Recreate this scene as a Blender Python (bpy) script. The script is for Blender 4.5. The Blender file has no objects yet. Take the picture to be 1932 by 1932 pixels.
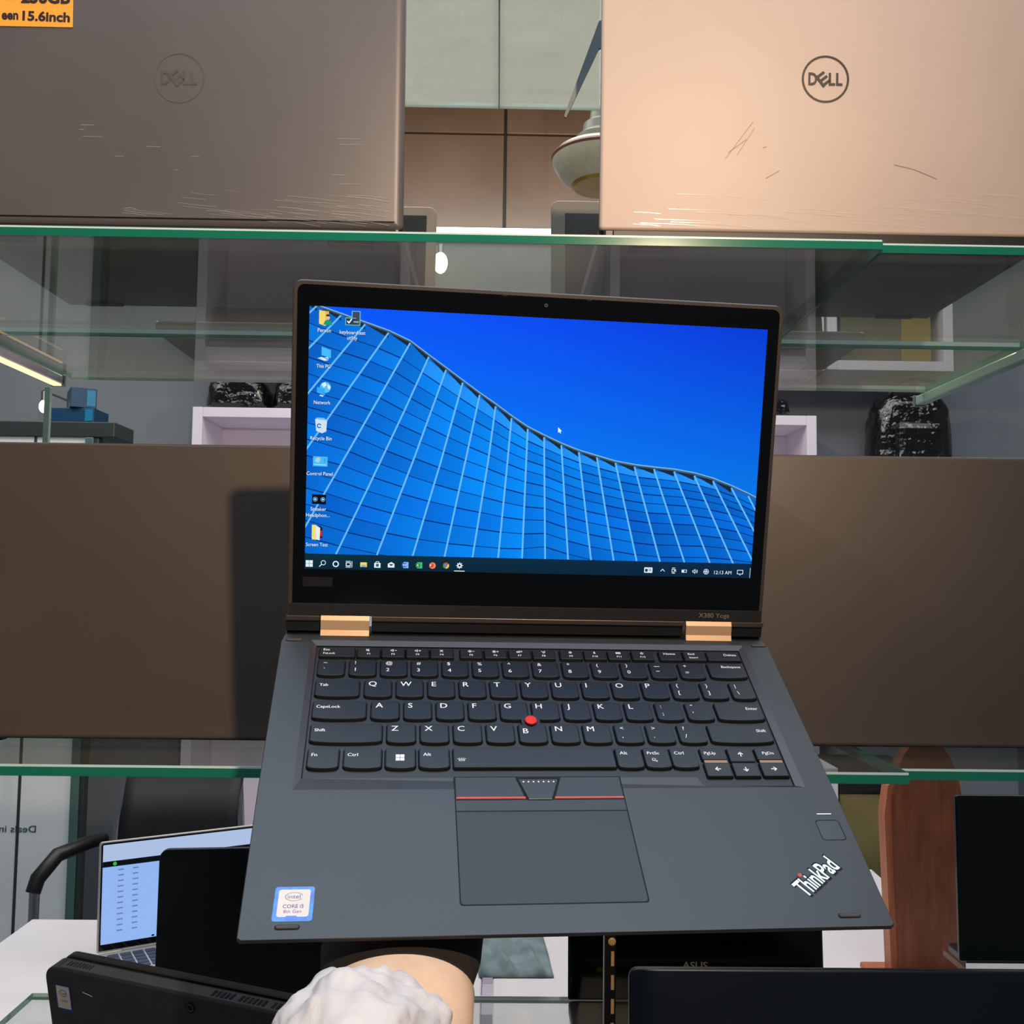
import bpy, bmesh, math, random
import numpy as np
from mathutils import Matrix, Vector
random.seed(7)
SC = bpy.context.scene
COL = SC.collection

# ------------------------------------------------------------------ camera
F = 1869.0                                   # focal length in pixels of the 1932 px frame
CAM = np.array([0.0, 0.0, 1.45])
yw = np.array([(940 - 966) / F, (1098 - 966) / F, 1.0]); yw /= np.linalg.norm(yw)     # room depth axis in camera axes
xw = np.array([1.0, 0.0133, 0.0]); xw[2] = -(xw[0] * yw[0] + xw[1] * yw[1]) / yw[2]; xw /= np.linalg.norm(xw)
zw = np.cross(xw, yw)
A = np.stack([xw, yw, zw])                   # camera axes (right, down, forward) -> room axes
if A[2, 1] > 0: A[2] *= -1
cam = bpy.data.objects.new('camera', bpy.data.cameras.new('camera'))
cam.data.sensor_width = 36; cam.data.lens = 36 * F / 1932; cam.data.clip_start = 0.01
r, u, b = A @ [1, 0, 0], A @ [0, -1, 0], A @ [0, 0, -1]
cam.matrix_world = Matrix(((r[0], u[0], b[0], CAM[0]), (r[1], u[1], b[1], CAM[1]), (r[2], u[2], b[2], CAM[2]), (0, 0, 0, 1)))
COL.objects.link(cam); SC.camera = cam

# ------------------------------------------------------------------ light
w = bpy.data.worlds.new('daylight'); SC.world = w; w.use_nodes = True
w.node_tree.nodes['Background'].inputs[0].default_value = (0.62, 0.74, 0.86, 1)
w.node_tree.nodes['Background'].inputs[1].default_value = 0.12
def lamp(name, kind, loc, energy, col, size=0.1, size_y=None, target=None, **kw):
    d = bpy.data.lights.new(name, kind); d.energy = energy; d.color = col
    if kind == 'AREA':
        d.shape = 'RECTANGLE'; d.size = size; d.size_y = size_y or size
    else: d.shadow_soft_size = size
    for k, v in kw.items(): setattr(d, k, v)
    o = bpy.data.objects.new(name, d); o.location = loc; COL.objects.link(o)
    if target is not None:
        o.rotation_euler = (Vector(target) - Vector(loc)).to_track_quat('-Z', 'Y').to_euler()
    return o
lamp('warm_spot_lamp', 'SPOT', (0.357, -0.60, 2.11), 92, (1.0, 0.75, 0.50), 0.022, target=(-0.35, 0.85, 1.9), spot_size=math.radians(88), spot_blend=1.0)
lamp('cool_ceiling_panel', 'AREA', (0.05, 0.30, 3.2), 39, (0.66, 0.82, 1.0), 2.2, 1.4, target=(0.05, 0.35, 0))
lamp('back_room_fill', 'AREA', (-0.2, 2.2, 3.2), 56, (0.92, 0.96, 1.0), 4.6, 0.9, target=(-0.2, 2.2, 0))  # fill light added to brighten the back room, no fixture there
vs = SC.view_settings
SC.display_settings.display_device = 'sRGB'
vs.view_transform = 'Standard'; vs.look = 'None'; vs.gamma = 1; vs.use_curve_mapping = False; vs.exposure = 0.0

# ------------------------------------------------------------------ helpers
def lin(rgb):
    return tuple(((c / 255) / 12.92 if c / 255 <= 0.04045 else ((c / 255 + 0.055) / 1.055) ** 2.4) for c in rgb)
def mat(name, rgb, rough=0.5, metal=0.0, spec=0.5, noise=0.12, scale=60, bump=0.0, coat=0.0, stretch=None, bscale=None):
    m = bpy.data.materials.new(name); m.use_nodes = True; nt = m.node_tree; N = nt.nodes; L = nt.links
    p = N['Principled BSDF']; c = lin(rgb)
    p.inputs['Roughness'].default_value = rough; p.inputs['Metallic'].default_value = metal
    p.inputs['Specular IOR Level'].default_value = spec; p.inputs['Coat Weight'].default_value = coat
    p.inputs['Coat Roughness'].default_value = 0.08
    tc = N.new('ShaderNodeTexCoord'); mp = N.new('ShaderNodeMapping'); L.new(tc.outputs['Object'], mp.inputs[0])
    if stretch: mp.inputs['Scale'].default_value = stretch
    nz = N.new('ShaderNodeTexNoise'); nz.inputs['Scale'].default_value = scale; nz.inputs['Detail'].default_value = 4
    L.new(mp.outputs[0], nz.inputs['Vector'])
    rp = N.new('ShaderNodeValToRGB'); L.new(nz.outputs['Fac'], rp.inputs[0])
    rp.color_ramp.elements[0].position = 0.3; rp.color_ramp.elements[1].position = 0.7
    rp.color_ramp.elements[0].color = tuple(x * (1 - noise) for x in c) + (1,)
    rp.color_ramp.elements[1].color = tuple(min(1, x * (1 + noise)) for x in c) + (1,)
    L.new(rp.outputs[0], p.inputs['Base Color'])
    if bump:
        n2 = N.new('ShaderNodeTexNoise'); n2.inputs['Scale'].default_value = bscale or scale * 6
        L.new(mp.outputs[0], n2.inputs['Vector'])
        bp = N.new('ShaderNodeBump'); bp.inputs['Strength'].default_value = bump; bp.inputs['Distance'].default_value = 0.001
        L.new(n2.outputs['Fac'], bp.inputs['Height']); L.new(bp.outputs[0], p.inputs['Normal'])
    return m
def emat(name, rgb=None, strength=1.0, attr=None):
    m = bpy.data.materials.new(name); m.use_nodes = True; nt = m.node_tree; p = nt.nodes['Principled BSDF']
    p.inputs['Base Color'].default_value = (0.003, 0.003, 0.003, 1); p.inputs['Roughness'].default_value = 0.2
    p.inputs['Specular IOR Level'].default_value = 0.06
    p.inputs['Emission Strength'].default_value = strength
    if attr:
        a = nt.nodes.new('ShaderNodeAttribute'); a.attribute_name = attr; nt.links.new(a.outputs['Color'], p.inputs['Emission Color'])
    else: p.inputs['Emission Color'].default_value = lin(rgb) + (1,)
    return m
def glass(name, tint=(0.93, 0.985, 0.965), dust=0.03, dustcol=(150, 150, 140), rough=0.0, refl=1.0):
    """thin clear pane: Fresnel reflection over a tinted see-through layer, with a little dust"""
    m = bpy.data.materials.new(name); m.use_nodes = True; nt = m.node_tree; N = nt.nodes; L = nt.links
    N.remove(N['Principled BSDF']); out = N['Material Output']
    geo = N.new('ShaderNodeNewGeometry'); mx = N.new('ShaderNodeMix'); mx.inputs[2].default_value = 1.5; mx.inputs[3].default_value = 1 / 1.5
    L.new(geo.outputs['Backfacing'], mx.inputs[0]); fr = N.new('ShaderNodeFresnel'); L.new(mx.outputs[0], fr.inputs['IOR'])
    tr = N.new('ShaderNodeBsdfTransparent'); tr.inputs[0].default_value = tint + (1,)
    gl = N.new('ShaderNodeBsdfGlossy'); gl.inputs['Roughness'].default_value = rough; gl.inputs[0].default_value = (refl, refl, refl, 1)
    m1 = N.new('ShaderNodeMixShader'); L.new(fr.outputs[0], m1.inputs[0]); L.new(tr.outputs[0], m1.inputs[1]); L.new(gl.outputs[0], m1.inputs[2])
    df = N.new('ShaderNodeBsdfDiffuse'); df.inputs[0].default_value = lin(dustcol) + (1,)
    tl = N.new('ShaderNodeBsdfTranslucent'); tl.inputs[0].default_value = lin(dustcol) + (1,)
    dd = N.new('ShaderNodeMixShader'); dd.inputs[0].default_value = 0.5; L.new(df.outputs[0], dd.inputs[1]); L.new(tl.outputs[0], dd.inputs[2])
    tc = N.new('ShaderNodeTexCoord'); nz = N.new('ShaderNodeTexNoise'); nz.inputs['Scale'].default_value = 9; nz.inputs['Detail'].default_value = 6
    L.new(tc.outputs['Object'], nz.inputs['Vector'])
    mr = N.new('ShaderNodeMapRange'); mr.inputs[1].default_value = 0.3; mr.inputs[2].default_value = 0.75
    mr.inputs[3].default_value = dust * 0.7; mr.inputs[4].default_value = dust * 1.4; L.new(nz.outputs['Fac'], mr.inputs[0])
    m2 = N.new('ShaderNodeMixShader'); L.new(mr.outputs[0], m2.inputs[0]); L.new(m1.outputs[0], m2.inputs[1]); L.new(dd.outputs[0], m2.inputs[2])
    L.new(m2.outputs[0], out.inputs[0])
    return m

def ray(px, py):
    return A @ np.array([(px - 966) / F, (py - 966) / F, 1.0])
def P(px, py, Y):                            # photo pixel -> point on the room plane at depth Y
    d = ray(px, py); return CAM + d * ((Y - CAM[1]) / d[1])
def PZ(px, py, Z):                           # photo pixel -> point on a level surface at height Z
    d = ray(px, py); return CAM + d * ((Z - CAM[2]) / d[2])

def rrect(x0, y0, x1, y1, r, n=4):
    if not isinstance(r, (tuple, list)): r = (r,) * 4          # order: x0y0, x1y0, x1y1, x0y1
    pts = []
    for (cx, cy, sx, sy, a0, rr) in ((x0, y0, 1, 1, 180, r[0]), (x1, y0, -1, 1, 270, r[1]), (x1, y1, -1, -1, 0, r[2]), (x0, y1, 1, -1, 90, r[3])):
        if rr <= 1e-9: pts.append((cx, cy)); continue
        ox, oy = cx + sx * rr, cy + sy * rr
        for i in range(n + 1):
            a = math.radians(a0 + 90 * i / n); pts.append((ox + rr * math.cos(a), oy + rr * math.sin(a)))
    return pts
def inset(pts, d):
    """offset a convex-ish CCW outline inwards"""
    if abs(d) < 1e-12: return list(pts)
    n = len(pts); out = []
    for i in range(n):
        p0, p1, p2 = pts[i - 1], pts[i], pts[(i + 1) % n]
        e1 = (p1[0] - p0[0], p1[1] - p0[1]); e2 = (p2[0] - p1[0], p2[1] - p1[1])
        l1 = math.hypot(*e1) or 1e-9; l2 = math.hypot(*e2) or 1e-9
        n1 = (-e1[1] / l1, e1[0] / l1); n2 = (-e2[1] / l2, e2[0] / l2)
        k = 1 + n1[0] * n2[0] + n1[1] * n2[1]; k = max(k, 0.3)
        out.append((p1[0] + d * (n1[0] + n2[0]) / k, p1[1] + d * (n1[1] + n2[1]) / k))
    return out
class MB:
    def __init__(s, scale=1.0): s.v = []; s.f = []; s.s = scale; s.c = []
    def add(s, vs, fs, col=None):
        o = len(s.v); s.v += [tuple(x) for x in vs]; s.f += [tuple(i + o for i in f) for f in fs]; s.c += [col] * len(fs); return s
    def box(s, x0, y0, z0, x1, y1, z1):
        return s.add([(x0, y0, z0), (x1, y0, z0), (x1, y1, z0), (x0, y1, z0), (x0, y0, z1), (x1, y0, z1), (x1, y1, z1), (x0, y1, z1)],
                     [(0, 3, 2, 1), (4, 5, 6, 7), (0, 1, 5, 4), (1, 2, 6, 5), (2, 3, 7, 6), (3, 0, 4, 7)])
    def bbox(s, x0, y0, z0, x1, y1, z1, b):          # box with chamfered edges
        bm = bmesh.new(); bmesh.ops.create_cube(bm, size=1)
        for v in bm.verts: v.co = Vector(((x0 + x1) / 2 + v.co.x * (x1 - x0), (y0 + y1) / 2 + v.co.y * (y1 - y0), (z0 + z1) / 2 + v.co.z * (z1 - z0)))
        bmesh.ops.bevel(bm, geom=bm.edges[:], offset=b, segments=2, affect='EDGES', profile=0.5)
        s.addbm(bm); return s
    def addbm(s, bm):
        bm.verts.index_update(); s.add([v.co[:] for v in bm.verts], [[v.index for v in f.verts] for f in bm.faces]); bm.free()
    def loft(s, loops, cap0=True, cap1=True, close=True):
        n = len(loops[0]); vs = [p for l in loops for p in l]; fs = []
        for i in range(len(loops) - 1):
            for j in range(n if close else n - 1):
                k = (j + 1) % n; fs.append((i * n + j, i * n + k, (i + 1) * n + k, (i + 1) * n + j))
        if cap0: fs.append(tuple(reversed(range(n))))
        if cap1: fs.append(tuple(range((len(loops) - 1) * n, len(loops) * n)))
        return s.add(vs, fs)
    def slab(s, outline, levels):
        """outline CCW; levels = (z, inset) from bottom to top"""
        return s.loft([[(x, y, z) for x, y in inset(outline, d)] for z, d in levels])
    def flat(s, outline, z=0, col=None):
        return s.add([(x, y, z) for x, y in outline], [tuple(range(len(outline)))], col)
    def stroke(s, pts, wd, z=0, col=None):
        for (a, c) in zip(pts[:-1], pts[1:]):
            dx, dy = c[0] - a[0], c[1] - a[1]; l = math.hypot(dx, dy) or 1e-9; nx, ny = -dy / l * wd / 2, dx / l * wd / 2
            ex, ey = dx / l * wd * .25, dy / l * wd * .25
            s.flat([(a[0] - nx - ex, a[1] - ny - ey), (c[0] - nx + ex, c[1] - ny + ey), (c[0] + nx + ex, c[1] + ny + ey), (a[0] + nx - ex, a[1] + ny - ey)], z, col)
        return s
    def ring(s, cx, cy, r0, r1, z=0, n=32, a0=0, a1=360, sy=1.0, col=None):
        for i in range(n):
            t0, t1 = math.radians(a0 + (a1 - a0) * i / n), math.radians(a0 + (a1 - a0) * (i + 1) / n)
            q = [(r0, t0), (r1, t0), (r1, t1), (r0, t1)] if r0 > 0 else [(0, t0), (r1, t0), (r1, t1)]
            s.flat([(cx + rr * math.cos(t), cy + rr * sy * math.sin(t)) for rr, t in q], z, col)
        return s
    def tube(s, path, rad, n=10, caps=True):
        pts = [Vector(p) for p in path]; rr = rad if isinstance(rad, (list, tuple)) else [rad] * len(pts); loops = []; up = None
        for i, p in enumerate(pts):
            t = (pts[min(i + 1, len(pts) - 1)] - pts[max(i - 1, 0)]).normalized()
            if up is None: up = t.orthogonal().normalized()
            sd = t.cross(up).normalized(); up = sd.cross(t).normalized()
            loops.append([tuple(p + (sd * math.cos(2 * math.pi * k / n) + up * math.sin(2 * math.pi * k / n)) * rr[i]) for k in range(n)])
        return s.loft(loops, caps, caps)
    def lathe(s, prof, n=32, c=(0, 0, 0)):
        return s.loft([[(c[0] + r_ * math.cos(2 * math.pi * k / n), c[1] + r_ * math.sin(2 * math.pi * k / n), c[2] + z_) for k in range(n)] for r_, z_ in prof])
    def build(s, name, m, parent=None, M=None, smooth=False, share=None):
        me = bpy.data.meshes.new(name)
        me.from_pydata([(x * s.s, y * s.s, z * s.s) for x, y, z in s.v], [], s.f)
        if any(c is not None for c in s.c):
            at = me.color_attributes.new('Col', 'FLOAT_COLOR', 'CORNER'); k = 0
            for f, c in zip(s.f, s.c):
                for i in range(len(f)):
                    cc = c[i] if (c and isinstance(c[0], (tuple, list))) else (c or (0, 0, 0))
                    at.data[k].color = (*cc[:3], 1); k += 1
        me.materials.append(m); me.update()
        if smooth:
            for p in me.polygons: p.use_smooth = len(p.vertices) <= 4
            try: me.set_sharp_from_angle(angle=math.radians(35))
            except Exception: pass
        return obj(name, me, parent, M)
def obj(name, me, parent=None, M=None):
    o = bpy.data.objects.new(name, me); COL.objects.link(o)
    if parent is not None: o.parent = parent
    if M is not None: o.matrix_local = M
    return o
def thing(name, label, cat, M=None, group=None):
    o = bpy.data.objects.new(name, None); COL.objects.link(o); o.empty_display_size = 0.05
    if M is not None: o.matrix_world = M
    tag(o, label, cat, group); return o
def tag(o, label, cat, group=None):
    o['label'] = label; o['category'] = cat
    if group: o['group'] = group
    return o
def struct(o): o['kind'] = 'structure'; return o
_tc = {}
def textshape(s, offset=0.0):
    key = (s, offset)
    if key not in _tc:
        c = bpy.data.curves.new('t', 'FONT'); c.body = s; c.resolution_u = 3; c.offset = offset
        o = bpy.data.objects.new('t', c); COL.objects.link(o)
        me = bpy.data.meshes.new_from_object(o)
        _tc[key] = ([(v.co.x, v.co.y) for v in me.vertices], [tuple(p.vertices) for p in me.polygons])
        bpy.data.objects.remove(o); bpy.data.curves.remove(c); bpy.data.meshes.remove(me)
    return _tc[key]
CAPH = None
def text(mb, s, x, y, h, z=0, align='L', wd=None, col=None, rot=0.0, M2=None, offset=0.0, hs=1.0, mirror=False):
    """lettering of cap height h with its baseline start at x,y"""
    global CAPH
    if CAPH is None:
        v, _ = textshape('H'); CAPH = max(p[1] for p in v) - min(p[1] for p in v)
    v, f = textshape(s, offset); k = h / CAPH
    if not v: return mb
    x0 = min(p[0] for p in v); x1 = max(p[0] for p in v); kx = k * hs
    if wd: kx = wd / (x1 - x0)
    W_ = (x1 - x0) * kx; ox = {'L': 0, 'C': -W_ / 2, 'R': -W_}[align]
    cr, sr = math.cos(rot), math.sin(rot); out = []
    for p in v:
        a, c_ = (p[0] - x0) * kx + ox, p[1] * k
        if mirror: a = -a
        q = (x + a * cr - c_ * sr, y + a * sr + c_ * cr)
        out.append((q[0], q[1], z))
    return mb.add(out, [t[::-1] if mirror else t for t in f], col)
def T(x, y, z, rz=0, rx=0): return Matrix.Translation((x, y, z)) @ Matrix.Rotation(rz, 4, 'Z') @ Matrix.Rotation(rx, 4, 'X')

# ------------------------------------------------------------------ materials
M_ = {}
M_['wall'] = mat('grey_paint', (122, 128, 134), 0.7, noise=0.05, scale=3, bump=0.05)
M_['ceil'] = mat('cream_ceiling', (222, 210, 188), 0.8, noise=0.05, scale=2)
M_['floor'] = mat('grey_floor_tile', (120, 124, 126), 0.35, noise=0.12, scale=4)
M_['brownpanel'] = mat('brown_gloss_panel', (138, 116, 100), 0.3, noise=0.12, scale=4)
M_['lilac'] = mat('lilac_white_board', (222, 214, 226), 0.55, noise=0.03, scale=8)
M_['doorfilm'] = mat('frosted_film', (232, 236, 234), 0.45, noise=0.06, scale=3)
M_['greenframe'] = mat('green_grey_frame', (78, 108, 106), 0.4, noise=0.06)
M_['darkframe'] = mat('dark_frame', (48, 56, 54), 0.4, noise=0.06)
M_['pane'] = glass('shelf_glass', tint=(0.95, 0.985, 0.965), dust=0.035, dustcol=(190, 168, 136), refl=0.55)
M_['pane_up'] = glass('upper_shelf_glass', tint=(0.95, 0.985, 0.965), dust=0.065, dustcol=(232, 206, 166), refl=0.5)
M_['dustypane'] = glass('dusty_shelf_glass', dust=0.55, dustcol=(214, 208, 190))
M_['edge'] = mat('green_glass_edge', (20, 112, 88), 0.12, noise=0.12, scale=3, spec=0.8)
M_['edgepale'] = mat('pale_glass_edge', (150, 180, 160), 0.15, noise=0.1, scale=4, spec=0.8)
M_['arris'] = mat('ground_glass_arris', (205, 228, 220), 0.25, noise=0.04)
M_['black'] = mat('black_plastic', (16, 16, 18), 0.42, noise=0.1, bump=0.03)
M_['blackgloss'] = mat('black_gloss', (6, 7, 8), 0.08, noise=0.05)
M_['rubber'] = mat('black_rubber', (20, 20, 21), 0.75, noise=0.1)
M_['white'] = mat('white_table', (232, 226, 230), 0.45, noise=0.03, scale=5)
M_['chrome'] = mat('chrome', (200, 200, 205), 0.15, metal=1, noise=0.03)
M_['steel'] = mat('brushed_steel', (150, 150, 152), 0.35, metal=1, noise=0.08)
M_['mesh'] = mat('black_mesh_fabric', (17, 19, 20), 0.6, noise=0.35, scale=160, bump=0.3)
M_['wood'] = mat('red_brown_wood', (142, 80, 54), 0.5, noise=0.25, scale=14, stretch=(5, 5, 0.7), bump=0.05)
M_['woodlight'] = mat('orange_wood_edge', (182, 108, 74), 0.5, noise=0.18, scale=14, stretch=(5, 5, 0.7))
M_['khaki'] = mat('khaki_card', (140, 124, 76), 0.7, noise=0.08, scale=10)
M_['yellow'] = mat('yellow_card', (190, 150, 20), 0.6, noise=0.06, scale=10)
M_['ink'] = mat('dark_ink', (40, 26, 40), 0.6, noise=0.1)
M_['cloth'] = mat('grey_blue_cloth', (120, 138, 142), 0.9, noise=0.3, scale=18, stretch=(1, 1, 0.4))
M_['teal'] = mat('teal_card', (8, 62, 96), 0.45, noise=0.12, scale=15)
M_['film'] = glass('film_glint', tint=(0.97, 0.97, 0.97), dust=0.35, dustcol=(255, 250, 240), rough=0.12)  # whitened film for the strips that stand in for highlights

# ------------------------------------------------------------------ the room
def plane_box(name, x0, y0, z0, x1, y1, z1, m): return struct(MB().box(x0, y0, z0, x1, y1, z1).build(name, m))
WALLY = 3.62
plane_box('floor', -2.6, -2.2, -0.05, 2.8, WALLY + 0.1, 0.0, M_['floor'])
plane_box('ceiling', -2.6, -2.2, 3.3, 2.8, WALLY + 0.1, 3.37, M_['ceil'])
wb = plane_box('wall_back', -2.6, WALLY, 0, 2.8, WALLY + 0.1, 3.3, M_['wall'])
plane_box('wall_left', -2.7, 0.9, 0, -2.6, WALLY + 0.1, 3.3, M_['wall'])
plane_box('wall_right', 2.8, 0.9, 0, 2.9, WALLY + 0.1, 3.3, M_['wall'])
# brown wall panels high up on the back wall, set apart by shadow gaps
zt = P(950, 205, WALLY)[2]; zm = P(950, 258, WALLY)[2]; zb = P(950, 452, WALLY)[2]; xj = P(953, 300, WALLY)[0]
for (a, c_, z0, z1) in ((xj - 0.95, xj - 0.005, zm + 0.003, 3.295), (xj + 0.005, xj + 0.95, zm + 0.003, 3.295), (xj - 0.95, xj - 0.005, zb, zm - 0.003), (xj + 0.005, xj + 0.95, zb, zm - 0.003)):
    MB().bbox(a, WALLY - 0.02, z0, c_, WALLY, z1, 0.004).build('wall_panel', M_['brownpanel'], wb)
MB().box(xj - 0.95, WALLY - 0.004, zb, xj + 0.95, WALLY, 3.295).build('panel_backing', M_['darkframe'], wb)
for o in list(wb.children): o['label'] = 'glossy brown wall panel'

# ------------------------------------------------------------------ glass display shelving
ZU = P(966, 461, 0.83)[2]                    # underside of the upper shelf
ZM = P(1000, 1451, 0.77)[2]                  # top of the middle shelf
ZL = 0.88                                    # top of the lower shelf
ZT = P(953, 205, 1.515)[2]                   # underside of the top shelf
G = 0.009
def shelf(name, label, x0, x1, y0, y1, z0, g=G, pane=None, front='edge', rear='edge', sides='edge', group='clear glass display shelves'):
    t = thing(name, label, 'shelf', Matrix.Translation(((x0 + x1) / 2, (y0 + y1) / 2, z0)), group)
    hx, hy = (x1 - x0) / 2, (y1 - y0) / 2; e = 0.0012
    MB().add([(-hx, -hy, 0), (hx, -hy, 0), (hx, hy, 0), (-hx, hy, 0), (-hx, -hy, g), (hx, -hy, g), (hx, hy, g), (-hx, hy, g)], [(0, 3, 2, 1), (4, 5, 6, 7)]).build('pane', pane or M_['pane'], t)
    MB().box(-hx, -hy - e, 0.0006, hx, -hy, g - 0.0016).build('edge', M_[front], t)
    MB().box(-hx, -hy - e, g - 0.0016, hx, -hy + 0.0004, g).build('arris', M_['arris'], t)
    MB().box(-hx, hy, 0, hx, hy + e, g * 0.45).build('edge', M_[rear], t)
    MB().box(-hx, hy, g * 0.45, hx, hy + e, g).build('arris', M_['arris'], t)
    for sx in (-1, 1):
        MB().box(min(sx * hx, sx * (hx + e)), -hy, 0.0006, max(sx * hx, sx * (hx + e)), hy, g).build('edge', M_[sides], t)
    return t
XJ = P(1668, 475, 0.83)[0]
YR = 1.178
ZUR = P(1800, 484, 0.826)[2]
shelf('glass_shelf', 'clear glass shelf with green front edge carrying the two upright lid-backs at the top', -0.63, XJ - 0.002, 0.83, YR, ZU, pane=M_['pane_up'])
shelf('glass_shelf', 'upper glass shelf pane at the far right beyond the slanting joint', XJ + 0.001, 0.63, 0.8385, YR, ZU, front='edge', pane=M_['pane_up'])
shelf('glass_shelf', 'rear glass shelf pane behind the upper front shelf', -0.63, 0.63, YR + 0.006, 1.445, ZU, rear='edgepale', front='edgepale', pane=M_['pane_up'])
shelf('glass_shelf', 'dusty pale top shelf pane on the left above the gap', -0.63, -0.0095, 0.83, 1.515, ZT, pane=M_['dustypane'], rear='edgepale', sides='edgepale')
shelf('glass_shelf', 'dusty pale top shelf pane on the right above the gap', -0.0075, 0.63, 0.83, 1.515, ZT, pane=M_['dustypane'], rear='edgepale', sides='edgepale')
XJ2 = P(1718, 1455, 0.77)[0]
ZMR = P(1800, 1440, 0.778)[2] - G
shelf('glass_shelf', 'middle glass shelf with dark green edge under the two brown laptop lids', -0.63, XJ2 - 0.002, 0.77, 1.16, ZM - G)
shelf('glass_shelf', 'middle glass shelf pane at the far right above the wooden arch', XJ2, 0.63, 0.787, 1.16, ZM - G, rear='edge')
shelf('glass_shelf', 'lower glass shelf under the tilted black laptop and dark lid', -0.63, 0.63, 0.62, 1.41, ZL - G)
# rails that carry the shelves along both sides, from front to back
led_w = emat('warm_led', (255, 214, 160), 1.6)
for nm, x, lb, cm in (('shelf_rail', -0.634, 'warm lit metal rail along the left side of the upper shelf', 'chrome'), ('shelf_rail', 0.633, 'pale grey rail along the right side of the upper shelf', 'edgepale')):
    t = thing(nm, lb, 'rail', Matrix.Translation((x, 1.17, ZU - 0.001)), 'upper shelf side rails')
    MB().bbox(-0.008, -0.34, -0.014, 0.008, 0.30 if x > 0 else 0.24, -0.0005, 0.002).build('rail_body', M_[cm], t)
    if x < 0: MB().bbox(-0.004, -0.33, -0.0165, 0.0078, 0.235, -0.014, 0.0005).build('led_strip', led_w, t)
    MB().bbox(-0.0095, (0.30 if x > 0 else 0.24), -0.016, 0.0095, (0.30 if x > 0 else 0.24) + 0.006, 0.001, 0.001).build('end_cap', M_['steel'], t)
pp = P(90, 770, 1.43)
t = thing('support_post', 'slim pale upright post between the shelves at far left', 'post', Matrix.Translation((pp[0], 1.43, ZM)))
MB().bbox(-0.004, -0.004, 0, 0.004, 0.004, ZU - ZM - 0.015, 0.0008).build('post_body', M_['edgepale'], t)
MB().bbox(-0.009, -0.009, -0.002, 0.009, 0.009, 0.004, 0.001).build('foot', M_['steel'], t)
# slotted upright
t = thing('slotted_upright', 'black slotted metal upright with brass screw left of the dark lid', 'upright', Matrix.Translation((P(1151, 1850, 1.16)[0], 1.16, ZL)))
up_h = ZM - ZL - 0.012
MB().bbox(-0.006, -0.004, 0, 0.006, 0.004, up_h, 0.0008).build('channel', M_['black'], t)
MB().bbox(-0.0075, -0.005, 0, -0.006, 0.004, up_h, 0.0003).build('flange', M_['steel'], t)
brass = mat('brass', (226, 176, 120), 0.4, metal=0.2, noise=0.1)
for k in range(9):
    zc = 0.006 + k * 0.0262
    if abs(zc - 0.163) < 0.012: continue
    MB().box(0.0005, -0.0048, zc, 0.004, -0.0038, zc + 0.016).build('slot', brass, t)
zs = P(1153, 1777, 1.155)[2] - ZL
MB().lathe([(0.0044, 0), (0.0044, 0.001), (0.003, 0.002), (0.0, 0.0022)], 20).build('screw', brass, t, Matrix.Translation((0.0015, -0.004, zs)) @ Matrix.Rotation(math.radians(90), 4, 'X'))

# ------------------------------------------------------------------ hero laptop
HR = np.array([[0.992429, -0.086871, 0.086825], [0.028755, -0.522933, -0.851889], [0.119409, 0.847936, -0.516475]])
HT = np.array([0.031336, 0.197115, 0.466037])
Rw = A @ HR; tw = A @ HT + CAM
HM = Matrix.Identity(4)
for i in range(3):
    for j in range(3): HM[i][j] = Rw[i, j]
    HM[i][3] = tw[i]
LANG = 1.13591
LM = Matrix.Translation((0, 0.22207, 0.004)) @ Matrix.Rotation(LANG, 4, 'X')      # lid frame: x right, y up the lid, z out of the screen
LW = np.array(HM @ LM)
def lidpx(px, py):                           # photo pixel -> mm on the screen plane
    d = ray(px, py); o = LW[:3, 3]; n = LW[:3, 2]; s = ((o - CAM) @ n) / (d @ n); q = CAM + d * s - o
    return (q @ LW[:3, 0] * 1000, q @ LW[:3, 1] * 1000)

hb = mat('soft_touch_slate', (34, 35, 37), 0.42, noise=0.06, scale=30, spec=0.6, bump=0.02, bscale=3000)
hb2 = mat('bronze_black_frame', (44, 37, 34), 0.38, noise=0.08, scale=40, spec=0.6, bump=0.03, bscale=2500)
hk = mat('key_slate', (20, 22, 25), 0.38, noise=0.05, scale=40, spec=0.42)
hw = mat('key_well_slate', (24, 26, 28), 0.45, noise=0.06, scale=40)
hside = mat('black_key_side', (8, 8, 9), 0.5, noise=0.05)
hgap = mat('black_gap', (4, 4, 4), 0.8, noise=0.05)
leg = mat('white_legend', (225, 228, 230), 0.5, noise=0.02)
red = mat('red_rubber', (226, 40, 34), 0.6, noise=0.08, scale=900, bump=0.3)
redline = mat('red_stripe', (196, 62, 50), 0.4, noise=0.05)
bronze = mat('bronze_hinge', (206, 168, 136), 0.42, metal=0.35, noise=0.04, scale=40)
hero = thing('laptop', 'open slate convertible laptop with lit blue wallpaper, held up in front of the shelves', 'laptop', HM)
mm = lambda: MB(0.001)

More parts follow.
